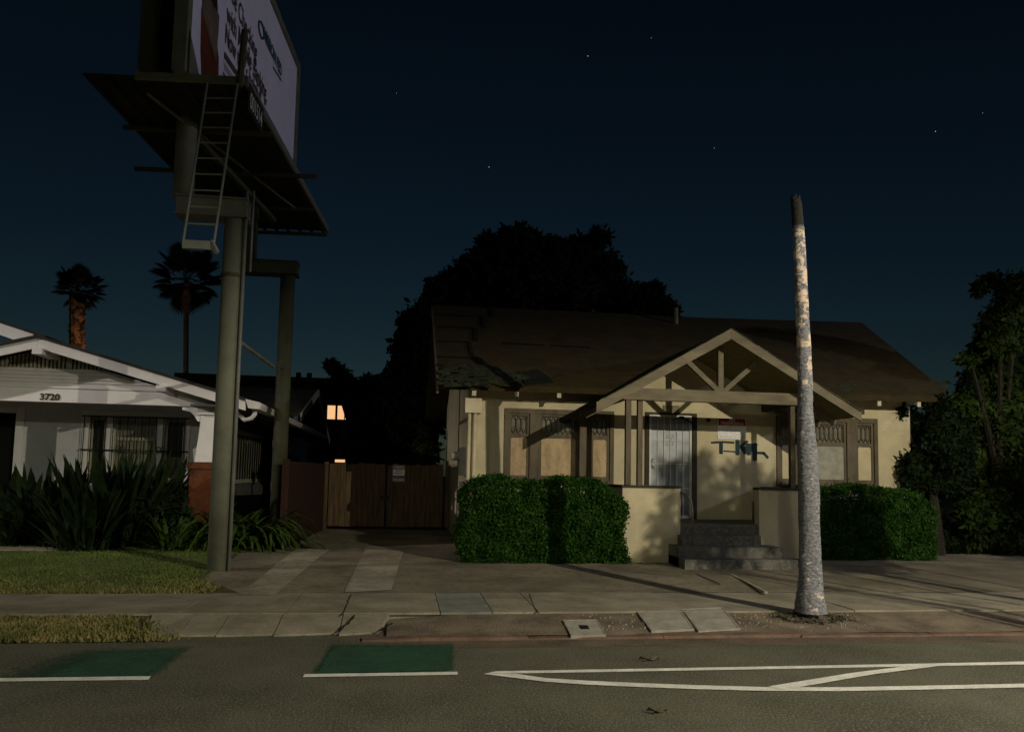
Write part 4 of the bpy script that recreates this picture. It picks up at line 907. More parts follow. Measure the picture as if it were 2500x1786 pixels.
mb = MB(); xm = ox0 + (ox1 - ox0) * .46; mb.box(xm - .06, xm + .06, YFB + .15, YFB + .25, oz0, oz1); mb.box(xm + .45, xm + .5, YFB + .15, YFB + .25, oz0, oz1); mb.box(ox0, ox1, YFB + .12, YFB + .2, oz1 - .08, oz1); mb.box(ox0, ox1, YFB + .12, YFB + .2, oz0, oz0 + .04); mb.build('frame', M['hole'], wi)
mb = MB(); mb.box(wl2[0][0], wl2[1][0], YFB - .03, YFB - .003, wl2[1][1], wl2[0][1]); mb.build('window', M['litwin'], ap_)
for p in (722, 749):
    x = at(p, 925, YFB)[0]; mb = MB(); mb.box(x - .13, x + .13, YFB + 1, YFB + 1.3, zt_ + .302, zt_ + .75); mb.build('chimney', M['hole'], ap_)

# ================================================================ BILLBOARD
d_ = ray(1125, 1156); d_ = np.array([d_[0], d_[1], 0]); d_ /= np.linalg.norm(d_)
n_ = np.array([d_[1], -d_[0], 0]); BO = np.array([-2.45, 11.45, 7.4])
BBP = lambda s, n, z: tuple(BO * np.array([1, 1, 0]) + d_ * s + n_ * n + np.array([0, 0, z]))
bb = thing('billboard', (-2.78, 12.9, .2), 'tall double-sided billboard on two offset steel poles with a hanging ladder', 'billboard')
A_ = lambda mb, n, mt, par=None, sm=False: mb.build(n, mt, par or bb, sm)
def bbox(mb, s0, s1, n0, n1, z0, z1):
    return mb.hexa([BBP(s0, n0, z0), BBP(s0, n1, z0), BBP(s1, n1, z0), BBP(s1, n0, z0), BBP(s0, n0, z1), BBP(s0, n1, z1), BBP(s1, n1, z1), BBP(s1, n0, z1)])
SL = 7.0
p1x = (G(506, 1387, .2)[0] + G(556, 1387, .2)[0]) / 2; P1 = (p1x, 12.9)
P2 = (W(700, 740, 16.6)[0], 16.6)
def pole(P, zt, r, pm):
    mb = MB(); mb.tube([(P[0], P[1], 0.1), (P[0], P[1], zt)], r, 28); return A_(mb, 'pole', pm, None, True)
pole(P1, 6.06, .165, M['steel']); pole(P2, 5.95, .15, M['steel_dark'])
# conduit strapped to the front pole
mb = MB(); x = P1[0] + .185; mb.tube([(x, 12.80, .15), (x, 12.80, 6.25)], .03, 10); A_(mb, 'conduit', M['ladder'], None, True)
mb = MB(); mb.tube([(P1[0] + .27, 12.9, 4.95), (P1[0] + .27, 12.9, 6.3)], .02, 8); A_(mb, 'conduit', M['ladder'], None, True)
mb = MB()
for z in (4.83,): mb.tube([(P1[0], 12.9, z), (P1[0], 12.9, z + .06)], .185, 20)
A_(mb, 'clamp_band', M['steel_dark'])
# headers running left from the poles, then uprights to the sign
def header(P, xl, z0, z1, mt):
    mb = MB(); mb.box(xl, P[0] + .2, P[1] - .17, P[1] + .17, z0, z1); mb.box(xl - .02, P[0] + .22, P[1] - .2, P[1] + .2, z0 - .03, z0 - .002); mb.box(xl - .02, P[0] + .22, P[1] - .2, P[1] + .2, z1 + .002, z1 + .03); A_(mb, 'header_beam', mt)
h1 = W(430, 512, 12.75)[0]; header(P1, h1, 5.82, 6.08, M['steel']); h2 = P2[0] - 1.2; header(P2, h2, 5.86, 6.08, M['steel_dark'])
u1 = W(453, 380, 12.9)[0]
mb = MB(); mb.tube([(u1, 12.9, 6.11), (u1, 12.9, 8.4)], .16, 24); A_(mb, 'upright', M['steel'], None, True)
u2 = W(616, 560, 16.6)[0]
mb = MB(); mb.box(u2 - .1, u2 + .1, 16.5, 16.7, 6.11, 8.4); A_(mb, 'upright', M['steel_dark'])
# diagonal brace low between the poles
a = W(590, 838, 13.0); b = W(668, 895, 16.4); mb = MB(); mb.tube([a, b], .035, 8); A_(mb, 'brace', M['steel'])
# catwalk deck and its outriggers
mb = MB()
bbox(mb, 0, SL, -2.3, 0, 7.4, 7.43)
for k in range(9): bbox(mb, 0, SL, -2.25 + k * .27, -2.2 + k * .27, 7.34, 7.398)
A_(mb, 'catwalk', M['decking'])
for s_, n0, n1 in ((1.5, -2.35, .02), (3.3, -2.9, .45), (5.2, -2.4, .05), (6.95, -2.2, .02)):
    mb = MB(); bbox(mb, s_ - .03, s_ + .03, n0, n1, 7.26, 7.33); A_(mb, 'outrigger', M['steel_dark'])
mb = MB(); mb.beam(BBP(.3, -1.5, 7.31), BBP(5.2, -.35, 7.31), .035, .035); A_(mb, 'deck_brace', M['steel'])
mb = MB(); mb.beam(BBP(1.6, -1.2, 7.22), BBP(5.1, -.75, 7.0), .09, .09); A_(mb, 'deck_brace', M['steel_dark'])
mb = MB(); bbox(mb, -.02, SL + .02, 0.003, .05, 7.36, 7.50); A_(mb, 'catwalk_edge', M['ladder'])
mb = MB(); bbox(mb, -.05, -.002, -1.55, -.0, 7.36, 7.47); A_(mb, 'catwalk_edge', M['steel'])
# posters back to back
FN, BN = -.85, -1.42; FZ0, FZ1 = 7.62, 11.35
def panel(nf, nb, name, mt):
    mb = MB(); bbox(mb, 0, SL, min(nf, nb), max(nf, nb), FZ0, FZ1); return A_(mb, name, mt)
face = panel(FN, FN - .08, 'poster_panel', M['adface'])
mb = MB()
for s0, s1, z0, z1 in ((-.18, 0, FZ0 - .16, FZ1 + .16), (SL, SL + .16, FZ0 - .16, FZ1 + .16), (0, SL, FZ0 - .16, FZ0), (0, SL, FZ1, FZ1 + .16)): bbox(mb, s0, s1, FN - .14, FN + .05, z0, z1)
mb.prism([BBP(-.0, FN + .001, FZ0), BBP(.5, FN + .001, FZ0), BBP(.0, FN + .001, FZ0 + .45)], tuple(n_ * .049)); A_(mb, 'frame', M['steel'], face)
back = panel(BN, BN + .08, 'poster_panel', M['steel_dark'])
mb = MB()
for s0, s1, z0, z1 in ((-.16, 0, FZ0 - .16, FZ1 + .16), (SL, SL + .16, FZ0 - .16, FZ1 + .16), (0, SL, FZ0 - .16, FZ0), (0, SL, FZ1, FZ1 + .16)): bbox(mb, s0, s1, BN - .05, BN + .14, z0, z1)
A_(mb, 'frame', M['steel_dark'], back)
for s_ in (.6, 3.4, 6.4):
    mb = MB(); bbox(mb, s_ - .06, s_ + .06, BN + .15, FN - .15, 7.44, 11.3); A_(mb, 'truss_post', M['decking'])
# print on the front poster
def onface(x, y, off=.0): 
    p0 = np.array(BBP(0, FN + .004 + off, 8)); q = np.array(ON(x, y, p0, n_)) - BO; return float(q @ d_), float(q[2] + BO[2])
cpx = lambda x, y: (420 + x * .1971, y * .1971)
def face_poly(pts, name, mt, off=0.0, par=None):
    mb = MB(); q = [onface(*cpx(*p)) for p in pts]; q = [(max(.01, min(SL - .01, s)), min(FZ1 - .01, max(FZ0 + .01, z))) for s, z in q]
    mb.poly([BBP(s, FN + .004 + off, z) for s, z in q]); return A_(mb, name, mt, par or face)
face_poly([(362, 130), (375, 60), (520, 60), (585, 200), (575, 420), (560, 560), (580, 720), (575, 990), (545, 1040), (380, 1040), (362, 900), (352, 640)], 'printed_dress', M['dress'])
def face_sz(pts, name, mt, off): mb = MB(); mb.poly([BBP(s, FN + .004 + off, z) for s, z in pts]); A_(mb, name, mt, face)
s0, zt0 = onface(*cpx(370, 60)); s1, _ = onface(*cpx(585, 60))
face_sz([(s0 + .02, zt0 - .1), (s1, zt0 - .5), (s1 + .02, zt0 + .1), (s1 - .08, zt0 + .45), (s0 + .1, zt0 + .42), (s0, zt0 + .1)], 'printed_shoulders', M['skin'], .003)
face_sz([(s0 + .18, zt0 + .3), (s1 - .12, zt0 + .3), (s1 - .08, zt0 + .8), (s0 + .3, zt0 + 1.0), (s0 + .12, zt0 + .75)], 'printed_hair', M['hair'], .006)
def face_text(txt, A, Bp, size, mt, bold=.006):
    """lettering running from photo pixel A towards B on the poster plane"""
    (sa, za), (sb, zb) = onface(*cpx(*A)), onface(*cpx(*Bp))
    t = text_mb(txt, size, lambda u, v: (u, v, 0), bold); wd = max(p[0] for p in t.v); k = (sb - sa) / wd
    z = (za + zb) / 2
    t.v = [BBP(sa + p[0] * k, FN + .012, za + (zb - za) * p[0] / wd + p[1]) for p in t.v]; A_(t, 'lettering', mt, face)
s_t, z_t = onface(*cpx(690, 30))
face_text('Free Checking', (668, -150), (1045, 770), .50, M['adtext'])
face_text('with Mobile Banking.', (672, 255), (1170, 1275), .50, M['adtext'])
face_text("Now that's helpful!", (650, 520), (1095, 1330), .50, M['adtext'])
face_text('MISSION FED', (1130, 470), (1352, 960), .36, M['adblue'], .012)
(sa, za) = onface(*cpx(1100, 375)); mb = MB()
mb.tube([BBP(sa + .20 * cos(t * pi / 8), FN + .012, za + .14 * sin(t * pi / 8)) for t in range(17)], .022, 5); A_(mb, 'logo', M['adblue'], face)
face_poly([(1250, 850), (1352, 1015), (1352, 985), (1250, 820)], 'printed_rule', M['adblue'], .006)
face_poly([(650, 640), (830, 920), (822, 990), (640, 715)], 'printed_bar', M['adtext'], .006)
for k in range(3): face_poly([(640, 770 + k * 34), (800, 1012 + k * 30), (800, 1024 + k * 30), (640, 784 + k * 34)], 'printed_rule', M['adgrey'], .006)
face_poly([(628, 880), (720, 1040), (715, 1072), (630, 930)], 'printed_rule', M['adblue'], .006)
# panel number on the catwalk edge
p0 = np.array(BBP(0, .06, 7.2)); q0 = np.array(ON(*cpx(968, 1290), p0, n_)) - BO; q1 = np.array(ON(*cpx(1112, 1580), p0, n_)) - BO
sa, sb = q0 @ d_, q1 @ d_
mb = MB(); bbox(mb, sa - .08, sb + .08, .051, .056, 7.02, 7.44); pl = A_(mb, 'number_plate', M['decking'])
t = text_mb('001514', .34, lambda u, v: (u, v, 0), .004); wd = max(p[0] for p in t.v)
t.v = [BBP(sa + p[0] / wd * (sb - sa), .06, 7.10 + p[1]) for p in t.v]; A_(t, 'lettering', M['numwhite'], pl)
# safety post and hanging ladder
mb = MB(); mb.tube([W(584, 214, 11.35), W(598, 75, 11.35)], .05, 8); A_(mb, 'safety_post', M['steel_dark'])
tl, tr, bl, br = (np.array(W(506, 205, 11.3)), np.array(W(580, 205, 11.3)), np.array(W(446, 596, 10.3)), np.array(W(521, 600, 10.3)))
mb = MB(); mb.tube([tl, bl], .017, 8); mb.tube([tr, br], .017, 8); lad = A_(mb, 'ladder', M['ladder'])
for k in range(1, 10):
    t = k / 10.2; mb = MB(); mb.tube([tl + (bl - tl) * t, tr + (br - tr) * t], .011, 6); A_(mb, 'rung', M['ladder'], lad)
mb = MB(); mb.beam(bl, br, .05, .11); mb.beam(br + np.array([-.03, 0, .06]), br + np.array([.06, -.05, -.1]), .05, .05); A_(mb, 'foot_plate', M['ladder'], lad)

# ================================================================ PALM STUMP BY THE KERB
prof = [(1493, 1943, 2017), (1470, 1945, 2012), (1440, 1949, 2007), (1400, 1952, 2004), (1350, 1953, 2002), (1300, 1953, 2000), (1200, 1951, 1998), (1100, 1948, 1992.5), (1053, 1948, 1988), (1000, 1948, 1983), (970, 1949, 1983), (910, 1948.5, 1981), (850, 1947, 1978.5), (780, 1944, 1974.5), (700, 1941, 1970), (600, 1938, 1965), (560, 1936, 1962), (510, 1933, 1958), (500, 1932, 1957), (482, 1931.5, 1952)]
YT = 9.05; nseg = 26; mb = MB(); rows = []
for (y, a, b) in prof:
    A0, B0 = W(a, y, YT), W(b, y, YT); rows.append(((A0[0] + B0[0]) / 2, (A0[2] + B0[2]) / 2, (B0[0] - A0[0]) / 2 * .985))
fine = []
for i in range(len(rows) - 1):
    for k in range(5): t = k / 5; fine.append(tuple(rows[i][j] * (1 - t) + rows[i + 1][j] * t for j in range(3)))
fine.append(rows[-1])
for i, (cx_, z, r) in enumerate(fine):
    for k in range(nseg):
        th_ = 2 * pi * k / nseg; rr = r * (1 + .02 * sin(3 * th_ + z * 5) + .015 * sin(7 * th_ - z * 13) + .012 * sin(z * 55) + random.uniform(-.012, .012)); zj = 0
        if i >= len(fine) - 2: zj = random.uniform(-.05, .04)
        mb.v.append((cx_ + rr * cos(th_), YT + rr * sin(th_), z + zj))
nr = len(fine)
for i in range(nr - 1):
    for k in range(nseg): mb.f.append((i * nseg + k, i * nseg + (k + 1) % nseg, (i + 1) * nseg + (k + 1) % nseg, (i + 1) * nseg + k))
mb.f.append(tuple((nr - 1) * nseg + k for k in range(nseg)))
tag(mb.build('palm_stump', M['stump'], smooth=True, loc=(fine[0][0], YT, 0.0)), 'tall bare palm trunk without a crown, grey with peeling pale patches, by the kerb', 'tree stump')
mb = MB()
for _ in range(500):
    a = random.uniform(0, 2 * pi); r = .27 + abs(random.gauss(0, .12)); p = Vector((fine[0][0] + r * cos(a), YT + r * sin(a) * .8, .10)); s = random.uniform(.02, .07)
    mb.add([p, p + Vector((random.uniform(-s, s), random.uniform(-s, s), random.uniform(.005, .04))), p + Vector((random.uniform(-s, s), random.uniform(-s, s), .01))], [(0, 1, 2)])
tag(mb.build('bark_debris', M['leaf']), 'shreds of bark and weeds around the foot of the palm trunk', 'debris', None, 'stuff')

# ================================================================ HEDGES
def hedge(name, x0, x1, y0, y1, z0, z1, n, label, bulge):
    def f(n):
        P = []
        u = rng.random((n, 3)); face_ = rng.choice(4, n, p=[.55, .25, .1, .1])
        X = x0 + (x1 - x0) * u[:, 0]; Y = y0 + (y1 - y0) * u[:, 1]; Z = z0 + (z1 - z0) * u[:, 2]
        Y = np.where(face_ == 0, y0 + .12 * rng.random(n) ** 2, Y); Z = np.where(face_ == 1, z1 - .1 * rng.random(n) ** 2, Z)
        X = np.where(face_ == 2, x0 + .1 * rng.random(n), X); X = np.where(face_ == 3, x1 - .1 * rng.random(n), X)
        Pm = np.stack([X, Y, Z], 1)
        # rounded shoulders and lumps
        cx_, cz_ = (x0 + x1) / 2, (z0 + z1) / 2
        ux = (Pm[:, 0] - cx_) / ((x1 - x0) / 2); uz = (Pm[:, 2] - z0) / (z1 - z0)
        Pm[:, 2] -= bulge * np.clip(np.abs(ux) - .66, 0, 1) ** 2 * 9 * uz * (z1 - z0) * .35
        Pm[:, 1] += .16 * np.clip(uz - .7, 0, 1) ** 2 * 8 * (Pm[:, 1] < (y0 + y1) / 2)
        Pm += .05 * np.stack([np.sin(Pm[:, 2] * 7), np.sin(Pm[:, 0] * 5.3 + Pm[:, 2] * 6) + .6 * np.sin(Pm[:, 0] * 12 - Pm[:, 2] * 9), np.sin(Pm[:, 0] * 4.1 + 1) + .5 * np.sin(Pm[:, 0] * 11)], 1)
        dn = .5 + .5 * np.sin(Pm[:, 0] * 8.3 + 2 * np.sin(Pm[:, 2] * 6.1)) * np.sin(Pm[:, 2] * 9.7 + 1.5 * np.sin(Pm[:, 0] * 4.4 + Pm[:, 1] * 7))
        Pm = Pm[rng.random(len(Pm)) < .35 + .65 * dn]
        return Pm + .024 * rng.normal(size=Pm.shape)
    V, Fq = leaves(n, f, .055, .55, .1)
    mb = MB(); m_ = .12
    mb.hexa([(x0 + m_, y0 + m_, z0), (x1 - m_, y0 + m_, z0), (x1 - m_, y1 - m_, z0), (x0 + m_, y1 - m_, z0), (x0 + m_ + .2, y0 + m_ + .12, z1 - m_ - .12), (x1 - m_ - .2, y0 + m_ + .12, z1 - m_ - .12), (x1 - m_ - .2, y1 - m_, z1 - m_ - .12), (x0 + m_ + .2, y1 - m_, z1 - m_ - .12)])
    o = mesh_np(name, np.concatenate([V, np.array(mb.v)]), np.concatenate([Fq, np.array(mb.f) + len(V)]), M['hedge'], loc=((x0 + x1) / 2, (y0 + y1) / 2, z0))
    return tag(o, label, 'hedge')
hedge('hedge', 1.10, 4.08, 13.78, 15.2, .16, 1.66, 64000, 'clipped box hedge under the boarded window beside the driveway', .6)
hedge('hedge', 7.72, 10.75, 14.5, 15.5, .16, 1.62, 54000, 'clipped box hedge behind the palm trunk, half in shade', .6)

# ================================================================ TREES
def cl_px(lst, Y, depth=0.8):
    out = []
    for (x, y, rx, ry) in lst:
        p = W(x, y, Y); s = Y / F_PX * 1.0
        out.append((p[0], Y + random.uniform(-.6, .6), p[2], rx * s, rx * s * depth, ry * s))
    return out
def gpt(x, Y): return (W(x, 1200, Y)[0], Y, zg(Y))
big = cl_px([(1245, 625, 75, 60), (1335, 640, 80, 60), (1425, 665, 85, 65), (1180, 670, 75, 60), (1110, 725, 75, 60), (1260, 600, 40, 38), (1490, 720, 70, 50), (1545, 745, 48, 34), (1600, 752, 30, 26), (1060, 775, 55, 50), (1300, 720, 170, 70), (1200, 740, 110, 60), (1470, 655, 45, 35), (1380, 625, 45, 30)] + [(x + random.uniform(-14, 14), y + random.uniform(-10, 12), random.uniform(14, 30), random.uniform(12, 26)) for x, y in ((1062, 745), (1095, 690), (1130, 660), (1165, 620), (1205, 590), (1235, 575), (1275, 570), (1320, 585), (1365, 590), (1410, 598), (1450, 612), (1490, 645), (1515, 670), (1545, 700), (1575, 715), (1610, 735), (1625, 760), (1250, 560), (1455, 590), (1040, 790), (1585, 735))], 33)
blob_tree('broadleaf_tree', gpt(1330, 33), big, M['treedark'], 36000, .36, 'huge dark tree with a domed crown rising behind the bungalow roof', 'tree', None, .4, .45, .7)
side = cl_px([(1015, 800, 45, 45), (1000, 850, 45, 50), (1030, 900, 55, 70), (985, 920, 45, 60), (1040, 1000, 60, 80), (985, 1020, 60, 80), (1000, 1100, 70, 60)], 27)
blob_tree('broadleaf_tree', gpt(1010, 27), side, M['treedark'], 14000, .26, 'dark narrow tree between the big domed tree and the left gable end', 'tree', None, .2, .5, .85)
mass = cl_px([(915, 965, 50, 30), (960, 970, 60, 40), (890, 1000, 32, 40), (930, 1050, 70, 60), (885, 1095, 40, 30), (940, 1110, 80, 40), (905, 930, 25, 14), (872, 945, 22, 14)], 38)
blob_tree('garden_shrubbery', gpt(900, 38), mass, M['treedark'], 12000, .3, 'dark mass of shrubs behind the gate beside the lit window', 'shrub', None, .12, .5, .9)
con = cl_px([(808, 895, 12, 14), (820, 905, 16, 16), (832, 918, 20, 18), (845, 935, 22, 20), (815, 890, 8, 10)], 40)
blob_tree('conifer', gpt(885, 40), con, M['treedark'], 2600, .3, 'small leaning feathery conifer top above the far dark building', 'tree', None, .12, .3, .4)
vine = cl_px([(1028, 1095, 22, 34), (1030, 1060, 12, 22), (1036, 1125, 26, 20), (1024, 1040, 7, 12)], 23)
blob_tree('climbing_vine', gpt(1030, 23), vine, M['treelit'], 1800, .11, 'leafy vine with a few lit leaves showing above the gate by the bungalow', 'vine', None, .04, .4, .6)
bush = cl_px([(2255, 1040, 55, 55), (2230, 1090, 60, 70), (2290, 1080, 70, 80), (2240, 1150, 62, 60), (2210, 1005, 22, 22), (2262, 990, 20, 24), (2235, 1030, 30, 30), (2320, 1030, 40, 50), (2330, 1150, 60, 70), (2290, 1230, 60, 70), (2320, 1300, 60, 60), (2360, 1330, 60, 40)], 15.6, .35)
blob_tree('evergreen_bush', gpt(2290, 15.6), bush, M['treedark'], 15000, .13, 'rounded dark evergreen bush against the right end of the bungalow', 'bush', None, .1, .5, .85)
rt = cl_px([(2470, 720, 60, 60), (2440, 790, 60, 60), (2480, 850, 80, 70), (2400, 850, 45, 35), (2340, 882, 34, 14), (2440, 930, 80, 60), (2380, 990, 60, 50), (2470, 1040, 90, 90), (2410, 1110, 80, 80), (2490, 1180, 90, 100), (2420, 1240, 80, 70), (2350, 1250, 50, 60), (2500, 1290, 80, 50), (2360, 1320, 60, 30), (2450, 1320, 80, 30), (2390, 700, 22, 24), (2420, 680, 22, 20), (2310, 970, 30, 14)], 15.9)
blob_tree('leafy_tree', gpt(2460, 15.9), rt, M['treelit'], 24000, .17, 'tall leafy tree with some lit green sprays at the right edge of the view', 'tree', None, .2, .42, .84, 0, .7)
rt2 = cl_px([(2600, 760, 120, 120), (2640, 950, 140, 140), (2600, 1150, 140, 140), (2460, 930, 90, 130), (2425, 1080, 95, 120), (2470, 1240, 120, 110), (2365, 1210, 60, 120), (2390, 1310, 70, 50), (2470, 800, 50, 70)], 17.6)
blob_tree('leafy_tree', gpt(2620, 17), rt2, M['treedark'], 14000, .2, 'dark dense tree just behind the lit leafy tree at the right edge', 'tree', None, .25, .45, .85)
# street tree by the lamp on the near pavement, its limb shading the porch steps
st_cl = [(8.82, 3.0, 5.77, .38, .15, .30), (9.2, 3.0, 5.60, .36, .2, .31), (9.45, 3.05, 5.66, .18, .2, .25), (8.55, 3.0, 5.62, .15, .1, .12), (8.42, 3.0, 5.60, .13, .06, .05), (8.30, 3.0, 5.50, .14, .06, .03), (8.33, 3.0, 5.62, .09, .06, .022), (8.34, 3.0, 5.70, .08, .05, .025), (8.36, 3.0, 5.78, .05, .04, .022), (8.34, 3.0, 5.85, .025, .03, .018), (8.45, 3.0, 5.44, .16, .06, .05), (8.66, 3.0, 6.06, .07, .06, .06), (8.80, 3.0, 6.1, .07, .06, .05), (9.02, 3.0, 6.08, .09, .06, .04), (8.52, 3.0, 5.9, .1, .06, .05), (9.12, 3.0, 5.97, .1, .1, .07), (11.1, 3.2, 5.85, .75, .4, .42), (10.7, 3.0, 5.6, .3, .3, .2), (12.2, -1.6, 5.6, .7, .7, .5)]
st_cl = [(c_[0], c_[1], c_[2] - .40, *c_[3:]) for c_ in st_cl]
blob_tree('street_tree', (12.0, -2.6, .13), st_cl, M['treelit'], 30000, .07, 'street tree on the near pavement with a limb reaching over the road by the lamp', 'tree', None, .06, .3, .62)

# fan palms behind the white bungalow
def fan_palm(name, px_, py_, Y, R, trunk_w, label, mt, skirt):
    c = W(px_, py_, Y); b = gpt(px_ - 3, Y); t = thing(name, b, label, 'palm tree', 'fan palms beyond the white bungalow')
    mb = MB(); zt_ = c[2] - R * .3
    pts = []; rs = []
    nseg_ = 40
    for i in range(nseg_ + 1):
        k = i / nseg_; z = b[2] + (zt_ - b[2]) * k; pts.append((b[0] + (c[0] - b[0]) * k, Y, z)); rs.append(trunk_w * (.5 + .02 * (i % 2)) * (1.15 if k > skirt else .85))
    mb.tube(pts, rs, 12); mb.build('trunk', mt, t)
    mb = MB()
    for k in range(70):
        k_ = skirt + (1 - skirt) * random.random(); z = b[2] + (zt_ - b[2]) * k_; a = random.uniform(0, 2 * pi); x = b[0] + (c[0] - b[0]) * k_
        p = Vector((x + cos(a) * trunk_w * .5, Y + sin(a) * trunk_w * .5, z)); q = p + Vector((cos(a) * .12, sin(a) * .12, .16)); mb.tube([p, q], [.05, .015], 4)
    mb.build('leaf_bases', mt, t)['kind'] = 'stuff'
    V = []; Fq = []; idx = 0
    for k in range(62):
        el = random.uniform(-1.05, 1.45); az = random.uniform(0, 2 * pi); d = np.array([cos(el) * cos(az), cos(el) * sin(az), sin(el)])
        pl = R * random.uniform(.42, .8); h = np.array([c[0], Y, zt_ + R * .2]) + d * pl
        s = np.cross(d, [0, 0, 1.]); s /= np.linalg.norm(s) + 1e-6; u = np.cross(s, d); fl = R * random.uniform(.34, .5)
        for j in range(22):
            th_ = (j / 21 - .5) * 4.2; dd = d * cos(th_) + s * sin(th_); dd = dd * fl * (.75 + .25 * cos(th_ * .6)); dd[2] -= .12 * fl * abs(th_); w_ = np.cross(dd, u); w_ = w_ / (np.linalg.norm(w_) + 1e-6) * fl * .075
            m_ = h + dd * .55
            V += [h, m_ + w_, h + dd + np.array([0, 0, -.1 * fl]), m_ - w_]; Fq.append((idx, idx + 1, idx + 2, idx + 3)); idx += 4
        V += [np.array([c[0], Y, zt_]) - s * .02, np.array([c[0], Y, zt_]) + s * .02, h + s * .015, h - s * .015]; Fq.append((idx, idx + 1, idx + 2, idx + 3)); idx += 4
    mesh_np('crown', V, Fq, M['palmleaf'], t); return t
fan_palm('fan_palm', 190, 698, 42, 1.25, .62, 'stouter fan palm with an orange-lit shaggy trunk behind the white house roof', M['palmtrunk'], .45)
fan_palm('fan_palm', 456, 668, 46, 1.95, .34, 'slim fan palm with a bare pale trunk and a large shaggy head', M['palmtrunk2'], .86)
# warm floodlight low behind the white house, lighting the stout palm's trunk from below
pb = W(190, 900, 42); fl = thing('floodlight', (pb[0] + 1.2, 40.6, .2), 'warm garden floodlight on a short post, hidden behind the white house', 'floodlight')
mb = MB(); mb.tube([(pb[0] + 1.2, 40.6, .2), (pb[0] + 1.2, 40.6, 5.9)], .05, 8); mb.build('pole', M['steel'], fl)
mb = MB(); mb.box(pb[0] + 1.05, pb[0] + 1.35, 40.5, 40.7, 5.9, 6.05); mb.build('lamp_head', M['black'], fl)
ld = bpy.data.lights.new('lamp_light', 'POINT'); ld.energy = 90; ld.color = (1.0, .62, .36); ld.shadow_soft_size = .06
lo = bpy.data.objects.new('lamp_light', ld); COL.objects.link(lo); lo.parent = fl; lo.location = (0, 0, 6.05)
# small feather palm by the dark trees
c = W(952, 925, 36); t = thing('feather_palm', gpt(952, 36), 'small arching feather palm silhouetted beside the dark trees', 'palm tree')
mb = MB(); mb.tube([gpt(952, 36), c], [.15, .1], 8); mb.build('trunk', M['bark'], t)
V = []; Fq = []; idx = 0
for k in range(15):
    az = random.uniform(0, 2 * pi); L = random.uniform(.9, 1.4); 
    for j in range(26):
        q = j / 26; p = np.array(c) + np.array([cos(az) * L * q, sin(az) * L * q, .9 * q * L - 1.1 * q * q * L])
        for s in (-1, 1):
            a = np.array([-sin(az) * s, cos(az) * s, -.9]) * .38 * (1 - q * .6); wd_ = np.array([cos(az), sin(az), 0]) * .022
            V += [p - wd_, p + wd_, p + a + wd_ * .2, p + a - wd_ * .2]; Fq.append((idx, idx + 1, idx + 2, idx + 3)); idx += 4
mesh_np('crown', V, Fq, M['palmleaf'], t)

# ================================================================ GARDEN PLANTS BY THE WHITE HOUSE
def strap_leaf(V, Fq, base, az, el, L, wd, bend, n=7):
    i0 = len(V); p = np.array(base, float); e = el
    for k in range(n + 1):
        q = k / n; d = np.array([cos(e) * cos(az), cos(e) * sin(az), sin(e)]); s = np.array([-sin(az), cos(az), 0.0])
        ww = wd * min(1, .4 + q * 1.8) * (1 - (max(0, q - .55) / .45) ** 2.4 * .97) * .5
        V.append(p - s * ww); V.append(p + s * ww); p = p + d * L / n; e -= bend / n
    for k in range(n): Fq.append((i0 + 2 * k, i0 + 2 * k + 1, i0 + 2 * k + 3, i0 + 2 * k + 2))
def plant(name, px_, py_, zb, n, L, wd, el, bend, mt, label, spread=.25, cat='plant', group=None):
    p = G(px_, py_, zb); o = thing(name, p, label, cat, group); V = []; Fq = []
    for k in range(n):
        a = random.uniform(0, 2 * pi); r = spread * random.random() ** .5
        strap_leaf(V, Fq, (p[0] + r * cos(a), p[1] + r * sin(a) * .6, p[2] - .02), a + random.uniform(-.5, .5), random.uniform(*el), L * random.uniform(.65, 1.15), wd * random.uniform(.7, 1.2), random.uniform(*bend))
    mesh_np('foliage', V, Fq, mt, o)
    mb = MB(); mb.tube([(p[0], p[1], p[2] - .05), (p[0], p[1], p[2] + L * .25)], [spread * .6, spread * .3], 8); mb.build('stem', mt, o)
    return o
sp = M['spiky']; g_ = 'spiky plants under the white bungalow window'
plant('spiky_plant', 262, 1335, .2, 110, 1.85, .19, (.75, 1.5), (-.15, .35), sp, 'tallest spiky dark plant in front of the barred window', .55, 'plant', g_)
plant('spiky_plant', 110, 1325, .2, 95, 1.6, .18, (.7, 1.5), (-.1, .45), sp, 'broad spiky dark plant below the dark doorway', .5, 'plant', g_)
plant('spiky_plant', 345, 1325, .2, 75, 1.8, .18, (.7, 1.5), (-.2, .35), sp, 'spiky dark plant with leaves leaning toward the brick pier', .35, 'plant', g_)
plant('spiky_plant', 10, 1330, .2, 70, 1.45, .17, (.6, 1.5), (.1, .7), sp, 'spiky dark plant at the very left edge of the garden', .5, 'plant', g_)
plant('spiky_plant', 195, 1345, .2, 80, 1.3, .09, (.7, 1.5), (.2, .9), sp, 'lower spiky plant between the two big ones, nearest the lawn', .5, 'plant', g_)
plant('spiky_plant', 425, 1345, .2, 70, .75, .07, (.5, 1.5), (.3, 1.2), M['strap'], 'low bright green strappy plant at the foot of the brick pier', .35, 'plant', g_)
plant('strap_leaf_plant', 590, 1338, .2, 85, 1.75, .085, (.75, 1.5), (1.6, 3.0), M['strap'], 'fountain-shaped plant of drooping strap leaves just right of the billboard pole', .22, 'plant', 'drooping strap-leaf plants by the red fence')
plant('strap_leaf_plant', 645, 1336, .2, 75, 1.6, .085, (.6, 1.4), (1.4, 2.8), M['strap'], 'plant of drooping strap leaves against the red side fence', .2, 'plant', 'drooping strap-leaf plants by the red fence')
